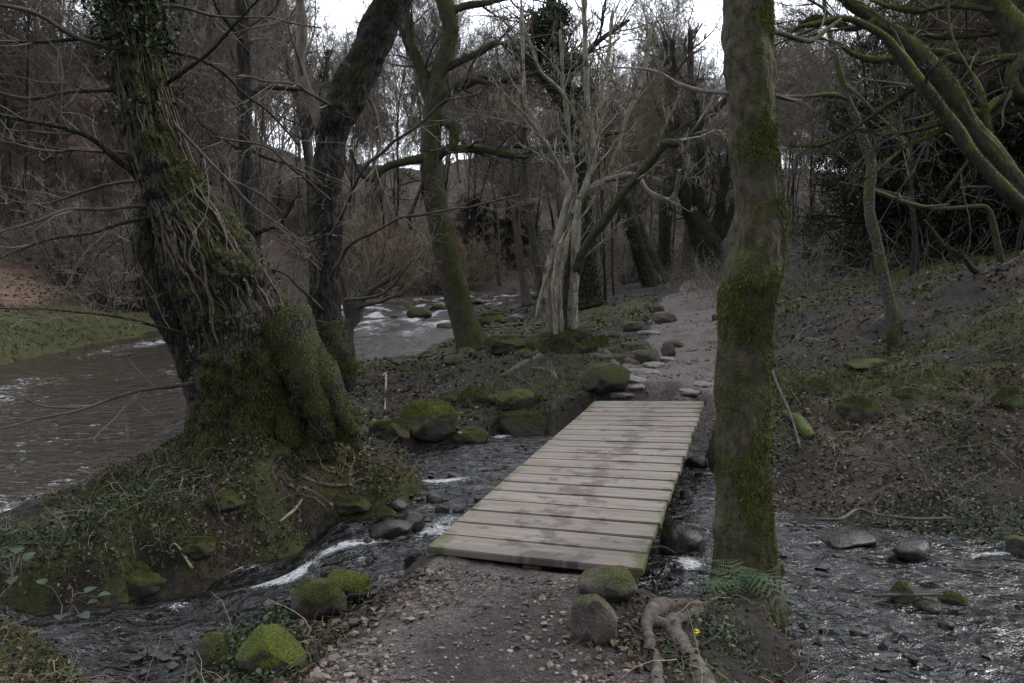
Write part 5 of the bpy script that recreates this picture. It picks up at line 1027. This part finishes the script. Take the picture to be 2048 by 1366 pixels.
x, y = spots(34000, w_lit, r1=34, seed=11); P, N = ground_pts(x, y); n = len(x); sz = rng.uniform(.025, .06, n) * np.clip(P[:, 1] / 7, .8, 2.4)
stuff('leaf_litter', *leaves(P + N * (.004 + rng.random((n, 1)) ** 3 * .03), unit(N + rng.normal(0, .45, P.shape)), sz, .62, .22), 'leafdead', 'fallen brown leaves strewn over the banks')
def w_grn(x, y):
    p, m, l, pd, b = masks(x, y); m = m * bare(x, y) * np.where(x > 2, .35, 1); d = sdist(x, y, STREAM); bank = np.exp(-((d - .35) / .45) ** 2)
    return np.clip(1.1 * bank * (clus(x, y, 1.2, 211) + .3) + .5 * m * (clus(x, y, 2.5, 212) + .1) + .6 * np.exp(-((x - 4.6) / 2) ** 2 - ((y - 7.9) / 1.) ** 2) * (clus(x, y, 2, 213) + .2) + .9 * np.exp(-((x + 2.5) / 1.8) ** 2 - ((y - 6.0) / 1.2) ** 2) * (clus(x, y, 1.7, 215) + .45), 0, 1) * (1 - sstep(.1, .4, p)) * dry(x, y, .0) * bare(x, y) * np.where(y < 5.4, np.clip(.25 + 1.2 * clus(x, y, 2.2, 214), 0, 1), 1)
x, y = spots(95000, w_grn, r1=15, seed=12, pw=1.1); P, N = ground_pts(x, y); n = len(x)
cl = P + rng.normal(0, .02, P.shape); cl[:, 2] = P[:, 2] + rng.random(n) ** 1.4 * .13 * (.5 + np.clip(clus(x, y, 3, 5), 0, 1))
stuff('ground_leaves', *leaves(cl, unit(N + rng.normal(0, .5, P.shape)), rng.uniform(.16, .42, n) ** 2.6 * .35 * np.clip(P[:, 1] / 6, .9, 1.8), .9, .15), 'leafgreen', 'low small leaved green plants creeping on the stream banks')
def w_moss(x, y):
    p, m, l, pd, b = masks(x, y); return np.clip((m - .3) * 1.5 + .5 * clus(x, y, 2.2, 221), 0, 1) * (1 - sstep(.05, .3, p)) * dry(x, y, -.03) * sstep(.25, .5, m)
x, y = spots(110000, w_moss, r1=17, seed=13); P, N = ground_pts(x, y); n = len(x); q = np.clip(P[:, 1] / 6, .7, 2.2)
stuff('ground_moss', *blades(P, unit(N + rng.normal(0, .5, P.shape)), rng.uniform(.012, .055, n) * q, rng.uniform(.003, .006, n) * q), 'mossblade', 'tufted moss on the mound and banks')
def w_gra(x, y):
    p, m, l, pd, b = masks(x, y); m = m * bare(x, y); far = np.exp(-((x + 13.6) / 2.2) ** 2 - ((y - 24) / 8) ** 2) + np.exp(-((x - 9) / 7) ** 2 - ((y - 19) / 7) ** 2) + .6 * np.exp(-((x + 2.3) / 1.2) ** 2 - ((y - 3.4) / .7) ** 2)
    d_ = sdist(x, y, STREAM); return np.clip(.5 * np.exp(-((d_ - .22) / .18) ** 2) * (x < -.6) * (clus(x, y, 1.8, 233) + .35) + (m - .35) * (clus(x, y, .8, 231) * 1.4 + .05) + far * m + .6 * np.exp(-((x + 2.4) / 1.8) ** 2 - ((y - 6.3) / 1.4) ** 2) * (clus(x, y, 2.2, 232) + .3), 0, 1) * (1 - sstep(.05, .3, p)) * dry(x, y, 0)
x, y = spots(17000, w_gra, r1=32, seed=14, pw=.8); k = 5; x, y = np.repeat(x, k), np.repeat(y, k); x, y = x + rng.normal(0, .02, len(x)), y + rng.normal(0, .02, len(x)); P, N = ground_pts(x, y); n = len(x); q = np.clip(P[:, 1] / 8, .8, 1.8)
stuff('grass', *blades(P, unit(np.array([0, 0, 1.]) + rng.normal(0, .45, P.shape)), rng.uniform(.04, .13, n) * q, rng.uniform(.003, .006, n) * q), 'grass', 'short rough grass on the banks')
# pebbles of the path
def stones(name, x, y, size, mat, label, lift=.2, flat=.6):
    P, N = ground_pts(x, y); n = len(x); V0, F0 = ICO[1]; s3 = size[:, None, None] * np.array([1, 1, flat]) * rng.uniform(.7, 1.3, (n, 1, 3)); V = V0[None] * (1 + rng.normal(0, .27, (n, len(V0), 1)))
    a = rng.uniform(0, 6.28, n); c, s_ = np.cos(a)[:, None], np.sin(a)[:, None]; V = V * s3; V = np.stack([V[..., 0] * c - V[..., 1] * s_, V[..., 0] * s_ + V[..., 1] * c, V[..., 2]], -1)
    V = V + (P + [0, 0, 0])[:, None] + (size * lift)[:, None, None] * np.array([0, 0, 1]); F = (np.arange(n)[:, None, None] * len(V0) + F0[None]).reshape(-1, 3)
    return stuff(name, V.reshape(-1, 3), F, mat, label)
def w_peb(x, y):
    pd = np.minimum(sdist(x, y, PATHS[0]), sdist(x, y, PATHS[1])); edge = np.exp(-((pd + .1) / .22) ** 2); left = np.where(y < 6, sstep(.1, -.9, x), .3)
    return np.clip((.05 + .22 * clus(x, y, 1.6, 241)) * (pd < .05) + edge * (.2 + .8 * left) * (clus(x, y, 3, 242) + .55), 0, 1) * dry(x, y, .02)
x, y = spots(17000, w_peb, r1=20, a=26, seed=15, pw=1.2); stones('path_gravel', x, y, rng.uniform(.004, .017, len(x)) ** 1 * np.clip(y / 6, .75, 2), 'pebble', 'small angular pinkish grey chippings of the path')
def w_big(x, y):
    pd = sdist(x, y, PATHS[0]); return np.clip(np.exp(-((pd - .02) / .2) ** 2) * sstep(.3, -.4, x) * .9, 0, 1) * dry(x, y, -.1) * (y < 6)
x, y = spots(900, w_big, r1=6, a=30, seed=16); stones('path_gravel', x, y, rng.uniform(.010, .025, len(x)), 'pebble', 'larger stone chippings spilling down the left edge of the path', .4, .7)
def w_bed(x, y): return (sdist(x, y, STREAM) < .02) * np.clip(.12 + .5 * clus(x, y, 1.5, 251) + .5 * np.exp(-((x + .8) / .7) ** 2 - ((y - 7.3) / 1.2) ** 2), 0, 1)
x, y = spots(1500, w_bed, r1=10, seed=17); P = stones('streambed_stones', x, y, rng.uniform(.015, .05, len(x)), 'wetpebble' if 'wetpebble' in M else 'rockwet', 'dark wet stones showing through the shallow stream', .9)
co = np.empty(len(P.data.vertices) * 3, np.float32); P.data.vertices.foreach_get('co', co); co = co.reshape(-1, 3); sh = zs_stream(co[:, 0].astype(float)); nb = 12
cz = co.reshape(-1, nb, 3)[:, :, 2].mean(1); tz = sh.reshape(-1, nb).mean(1) + rng.uniform(-.03, .006, len(cz)); co.reshape(-1, nb, 3)[:, :, 2] += (tz - cz)[:, None]; P.data.vertices.foreach_set('co', co.ravel())
def w_shin(x, y): return np.clip(np.exp(-((x - .3) / 2.2) ** 2 - ((y - 29) / 9) ** 2) + .8 * np.exp(-((x + 1.9) / .9) ** 2 - ((y - 18.5) / 2) ** 2), 0, 1) * (sdist(x, y, RIVER) > -.3) * (sdist(x, y, RIVER) < 2.5)
x, y = spots(3500, w_shin, r0=14, r1=42, a=14, seed=18); stones('shingle', x, y, rng.uniform(.03, .12, len(x)), 'rock', 'grey shingle along the river edge', .3)
x, y = spots(700, lambda x, y: (sdist(x, y, PATHS[0]) < -.02) * (y < 5.6) * np.clip(.35 + clus(x, y, 2, 261), 0, 1), r0=2.4, r1=5, a=26, seed=24); P, N = ground_pts(x, y); n = len(x)
stuff('path_leaf_litter', *leaves(P + N * .003, unit(N + rng.normal(0, .2, P.shape)), rng.uniform(.012, .035, n), .6, .1), 'leafdead', 'trodden scraps of dead leaf on the near path')
def w_crumb(x, y):
    p, m, l, pd, b = masks(x, y); return np.clip(.25 + (1 - bare(x, y)) * .9 + .5 * clus(x, y, 2.5, 271), 0, 1) * (p < .3) * dry(x, y)
x, y = spots(9000, w_crumb, r1=26, seed=25); stones('earth_crumbs', x, y, rng.uniform(.16, .5, len(x)) ** 2.6 * .11 * np.clip(y / 7, .6, 2), 'dirt', 'small clods of earth and grit lying on the bare banks', .25, .7)
# damp trodden leaves
def stalks(n, wf, L, r, seed, mat, label, name, up=.6, r1=14, K=6, wig=.3):
    x, y = spots(n, wf, r1=r1, seed=seed); P, N = ground_pts(x, y); m = len(x); d = unit(rng.normal(0, 1, (m, 3)) * [1, 1, .4] + [0, 0, up]); Q, Rr = grow(P - N * .01, d, rng.uniform(*L, m), rng.uniform(*r, m), K, wig, -.12, .4)
    g = H(Q[..., 0].ravel(), Q[..., 1].ravel(), False).reshape(Q.shape[:2]); Q[..., 2] = np.maximum(Q[..., 2], g + .005); stuff(name, *tubes(Q, Rr, 4), mat, label, True)
def w_st(x, y):
    p, m, l, pd, b = masks(x, y); return np.clip(.10 + .5 * np.exp(-((x + 2.9) / 1.5) ** 2 - ((y - 6.3) / 1.2) ** 2) + .35 * np.exp(-((x - 4.5) / 2) ** 2 - ((y - 8.3) / 1.4) ** 2), 0, 1) * (p < .05) * dry(x, y)
stalks(3000, w_st, (.10, .45), (.0012, .003), 19, 'straw', 'pale dead grass and bracken stalks on the mound', 'dead_stalks', .9)
stalks(3200, w_st, (.1, .6), (.002, .005), 20, 'twig', 'thin fallen twigs scattered over the banks', 'fallen_twigs', .15, wig=.35)
stalks(220, lambda x, y: np.exp(-((x - 6.2) / 1.6) ** 2 - ((y - 13.2) / 1.2) ** 2), (.3, 1.1), (.004, .008), 23, 'straw', 'pale broken bracken stems on the grassy bank', 'broken_stems', .3, r1=18)
# brambly cover on the slope and thickets
def brush(name, n, wf, L, seed, mat, label, r0, r1, a=42):
    x, y = spots(n, wf, r0=r0, r1=r1, a=a, seed=seed); P = np.stack([x, y, H(x, y, False)], -1); m = len(x); Q, Rr = grow(P, unit(rng.normal(0, .7, (m, 3)) + [0, 0, .8]), rng.uniform(*L, m), np.full(m, .010), 7, .22, -.05, .5)
    v = [tubes(Q, Rr, 3)]; aa, b, c, e = spawn(Q, Rr, 5, .2, 1, .4, 1.2, .45, .7, .006); v.append(tubes(*grow(aa, b, c, e, 4, .25, -.03, .5), 3)); v, f = join(v); stuff(name, v, f, mat, label, True)
brush('slope_brush', 9000, lambda x, y: (sdist(x, y, RIVER) > .3) * sstep(-1, -4, x) * (y > 18) * (.05 + .95 * sstep(-16.5, -21, x + .0 * y) + .6 * sstep(34, 42, y)).clip(0, 1) * .8, (.5, 2.2), 31, 'twigfar', 'tangle of brambles and dead stems covering the slope across the river', 18, 75)
brush('thicket_brush', 5000, lambda x, y: sstep(4, 9, x - .1 * (y - 20)) * sstep(20, 26, y) * .7, (.5, 2.), 32, 'twigfar', 'dark tangle of stems under the evergreens on the right', 18, 60)
brush('far_brush', 11000, lambda x, y: (np.abs(x) < .45 * y) * (sdist(x, y, RIVER) > .5) * (sdist(x, y, PATHS[1]) > 4.5) * sstep(40, 56, y + np.abs(x - 8) * .5) * .7, (.8, 3.6), 33, 'twigfar', 'distant bare undergrowth across the wood', 40, 175)

# ------------------------------------------------------------------ fern, plants, sticks
def fern(c, n, L, label, seed, tilt=.9):
    t = empty('fern', c, label, 'fern'); r_ = np.random.default_rng(seed)
    for k in range(n):
        a = 2 * math.pi * k / n + r_.uniform(-.3, .3); l = L * r_.uniform(.6, 1.15); s = np.linspace(0, 1, 26); up = r_.uniform(.4, 1.5)
        hd = np.array([math.cos(a), math.sin(a), 0]); P = np.array(c) + s[:, None] * l * hd * .9 + np.array([0, 0, 1]) * (l * (up * s - (up + .35) * s ** 2.1))[:, None]
        side = np.array([-math.sin(a), math.cos(a), 0]); T_ = unit(np.gradient(P, axis=0)); w = l * .24 * np.sin(np.clip(s * 1.05 + .08, 0, 1) ** .8 * math.pi) ** .8 + .004
        v, f = tubes(P[None], np.full((1, 26), .0015), 3); out = [(v, f)]
        for sg in (-1, 1):
            i = np.arange(2, 26, 2); nsub = 8; b = P[i]; d = unit(side * sg + T_[i] * .45 + np.array([0, 0, -.12]))
            q = np.linspace(.08, 1, nsub); bp = b[:, None] + d[:, None] * (w[i, None] * q)[..., None]; ll = np.minimum(w[i, None] * (.16 * (1.15 - q)) + .001, .0085 * l / .34)
            for s2 in (-1, 1):
                dd = unit(T_[i] * s2 + d * .5)[:, None] * np.ones((1, nsub, 1)); wd = d[:, None] * (w[i] / nsub * .30)[:, None, None]
                V = np.stack([bp - wd, bp + wd, bp + dd * ll[..., None] + wd * .2, bp + dd * ll[..., None] - wd * .4], 2).reshape(-1, 3); out.append((V, np.arange(len(V)).reshape(-1, 4)))
        mesh('frond', *join(out), M['fern'], t, False)
fern(on(G(1470, 1165, -.2), .02) + [-.02, -.12, .06], 14, .40, 'bright green fern at the foot of the tall mossy trunk', 3)
fern(on(G(640, 1190, -.3), .05), 9, .16, 'small fern between the mossy stones beside the foamy water', 5)
def bigleaf(name, c, label, n, spread, L, seed, mat='leafgreen', up=.5):
    t = empty(name, c, label, 'plant'); r_ = np.random.default_rng(seed)
    for k in range(n):
        d = unit(np.array([r_.normal(), r_.normal(), abs(r_.normal()) * up])); p = np.array(c) + d * spread * r_.uniform(.3, 1)
        if name == 'rosette_plant': a = 6.28 * k / n; d = unit(np.array([math.cos(a), math.sin(a), .35])); p = np.array(c) + d * .01
        else:
            mid_ = (np.array(c) + p) / 2 + [0, 0, .05]; Q = resample(np.array([[*c], [*mid_], [*p]]), 8); mesh('stem', *tubes(Q[None], np.full((1, 8), .003), 5), M['twig'], t)
        q = np.linspace(0, 1, 7); wd = np.sin(q ** .8 * math.pi) ** .7 * L * (.28 if name == 'rosette_plant' else .42) * r_.uniform(.8, 1.1); s_ = unit(np.cross(d, [0, 0, 1])); nn = np.cross(s_, d); l = L * r_.uniform(.7, 1.15)
        Cn = p + d * (q * l)[:, None] - np.array([0, 0, 1]) * (.25 * l * q ** 2)[:, None]; V = np.concatenate([Cn - s_ * wd[:, None] + nn * (wd * .3)[:, None], Cn, Cn + s_ * wd[:, None] + nn * (wd * .3)[:, None]])
        F = np.array([[i, i + 1, 7 + i + 1, 7 + i] for i in range(6)] + [[7 + i, 7 + i + 1, 14 + i + 1, 14 + i] for i in range(6)]); mesh('leaf', V, F, M[mat], t)
M['bramble'] = simple('bramble_leaf', [(0, (.02, .036, .02)), (1, (.05, .07, .045))], .6, 30, spec=.15)
bigleaf('rosette_plant', on(G(622, 1195, -.3), .05), 'pale green leaf rosette growing beside the mossy stones', 11, .02, .12, 2, 'bramble')
for k, (a, b, y, n, l) in enumerate([(15, 1060, 4.9, 12, 'broad leaved bramble at the left edge above the mound'), (25, 1150, 4.5, 12, 'broad leaved bramble low at the left edge beside the stream'), (-40, 950, 5.4, 10, 'broad leaved bramble leaning in over the river'), (440, 930, 6.9, 9, 'dark broad leaved seedling on the mound below the ivy tree'), (130, 1225, 4.4, 7, 'small bramble spray near the bottom left grass')]):
    c = D(a, b, y); bigleaf('bramble', c if k != 3 else on(c, .03), l, n, .28 if k != 3 else .08, .085 if k != 3 else .06, 20 + k, 'bramble')
def stick(name, pts, label, mat='twig', cat='stick', lift=.02, z=None, moss=0, group=None, S_=8):
    P = [(T(a, b) if z is None else G(a, b, z)) for a, b, h in pts]; Q = np.array([[*(p + [0, 0, lift]), h * p[1] / FPX] for p, (a, b, h) in zip(P, pts)]); V, F = trunk_mesh(Q, 12 if moss else S_, .03, .004, 0, int(pts[0][0]))
    o = mesh(name, V, F, M[mat]); return tag(o, label, cat, group)
stick('mossy_branch', [(1570, 835, 6), (1595, 850, 12), (1612, 872, 13), (1625, 885, 9)], 'short moss covered branch stub on the right bank', 'limbmoss', 'branch', .05, moss=1)
stick('stick', [(1625, 1068, 3), (1680, 1068, 4), (1715, 1048, 4), (1760, 1060, 3.5), (1830, 1068, 3), (1900, 1066, 2)], 'pale crooked stick along the waterline of the right bank', 'rootbark', lift=.12, z=-.5)
stick('stick', [(1745, 1192, 3), (1800, 1190, 4), (1860, 1190, 3), (1885, 1188, 2)], 'dark stick caught across the mossy stones in the pool', 'twig', lift=.0, z=-.48)
stick('stick', [(1850, 850, 3), (1855, 880, 3), (1890, 900, 3), (1960, 895, 2)], 'pale forked twig on the leafy right bank', 'rootbark')
stick('stick', [(1540, 745, 2.5), (1555, 790, 2.5), (1580, 850, 2.5), (1600, 920, 2)], 'dark thin sapling stem bending down the right bank', 'twig', lift=.12)
stick('stick', [(598, 955, 4), (640, 972, 4.5), (690, 975, 4), (725, 962, 3)], 'curved brown stick lying on the mound', 'rootbark')
stick('stick', [(560, 1055, 2.5), (590, 1030, 3), (605, 1010, 2)], 'pale forked twig near the stream side of the mound', 'straw', lift=.05)
stick('stick', [(330, 1130, 2.5), (350, 1100, 2.5), (385, 1150, 2.5)], 'thin bent twig at the foot of the mound', 'straw', lift=.05)
stick('stick', [(915, 882, 3), (950, 885, 3.5), (975, 882, 2.5)], 'small pale stick resting on the greenish rock', 'straw', lift=.1)
stick('stick', [(1295, 1110, 2.5), (1325, 1108, 3), (1350, 1120, 2)], 'thin stick beside the near right corner of the bridge', 'rootbark', lift=.05, z=-.5)
stick('stick', [(765, 790, 2), (772, 760, 2), (770, 835, 2)][::-1][:2] + [(765, 765, 1.5)], 'upright pale twig beside the bright mossy boulder', 'straw', lift=.1)
stick('fallen_log', [(900, 604, 4), (960, 606, 5), (1020, 602, 6), (1070, 598, 7), (1100, 594, 6)], 'bare fallen log lying on the shingle spit', 'rootbark', 'log', .12)
# raised mossy lumps on the banks
for k, (a, b, w, h, l) in enumerate([(1725, 812, 92, 66, 'bright moss cushion on the right bank below the slender tree'), (1820, 790, 90, 34, 'low moss cushion right of the bright one'), (1650, 770, 90, 40, 'moss cushion nearest the tall trunk on the right bank'), (2040, 790, 90, 60, 'dark moss cushion at the right edge'), (1750, 725, 110, 30, 'wide mossy swelling at the foot of the slender tree'),
        (385, 1085, 90, 44, 'bright moss cushion on the stream side of the mound'), (270, 1150, 110, 70, 'dark moss hump low on the mound beside the stream'), (200, 985, 80, 30, 'moss tussock at the river edge of the mound'), (540, 900, 80, 44, 'moss hump under the roots of the ivy tree'), (100, 1000, 50, 30, 'small moss tussock farthest left on the mound'), (440, 990, 90, 44, 'ragged moss hump in the middle of the mound'), (1060, 705, 60, 30, 'moss tuft left of the hazel foot'), (700, 1000, 100, 40, 'moss shelf where the mound drops to the stream')]):
    rock(a, b, w, h, 'rockmoss', l, 'moss_cushion', 'moss cushion', 'moss cushions on the banks', sub=4, moss=3800, sink=.65, amp=.25)
leaf = mesh('yellow_leaf', *leaves(np.array([T(1386, 1268) + [0, 0, .01]]), np.array([[0, -.5, .8]]), np.array([.035]), .9), M['yellow'] if 'yellow' in M else simple('yellow_leaf', [(0, (.5, .42, .05)), (1, (.6, .5, .07))], .6), None)
tag(leaf, 'single bright yellow leaf lying beside the bare roots', 'leaf')


# tell equal neighbours of the wood apart by their order across the view
_by = {}
for o in COL.objects:
    if o.parent is None and o.get('group') and o.get('label'): _by.setdefault((o['group'], o['label']), []).append(o)
for (g_, l_), os_ in _by.items():
    if 2 <= len(os_) <= 6 and len(l_.split()) <= (14 if len(os_) <= 3 else 13):
        os_.sort(key=lambda o: o.location.x / o.location.y)
        for o, w_ in zip(os_, ('left one', 'right one') if len(os_) == 2 else ('left one', 'middle one', 'right one') if len(os_) == 3 else ('leftmost one', 'second from left', 'third from left', 'fourth from left', 'fifth from left', 'sixth from left')): o['label'] = l_ + ', ' + w_
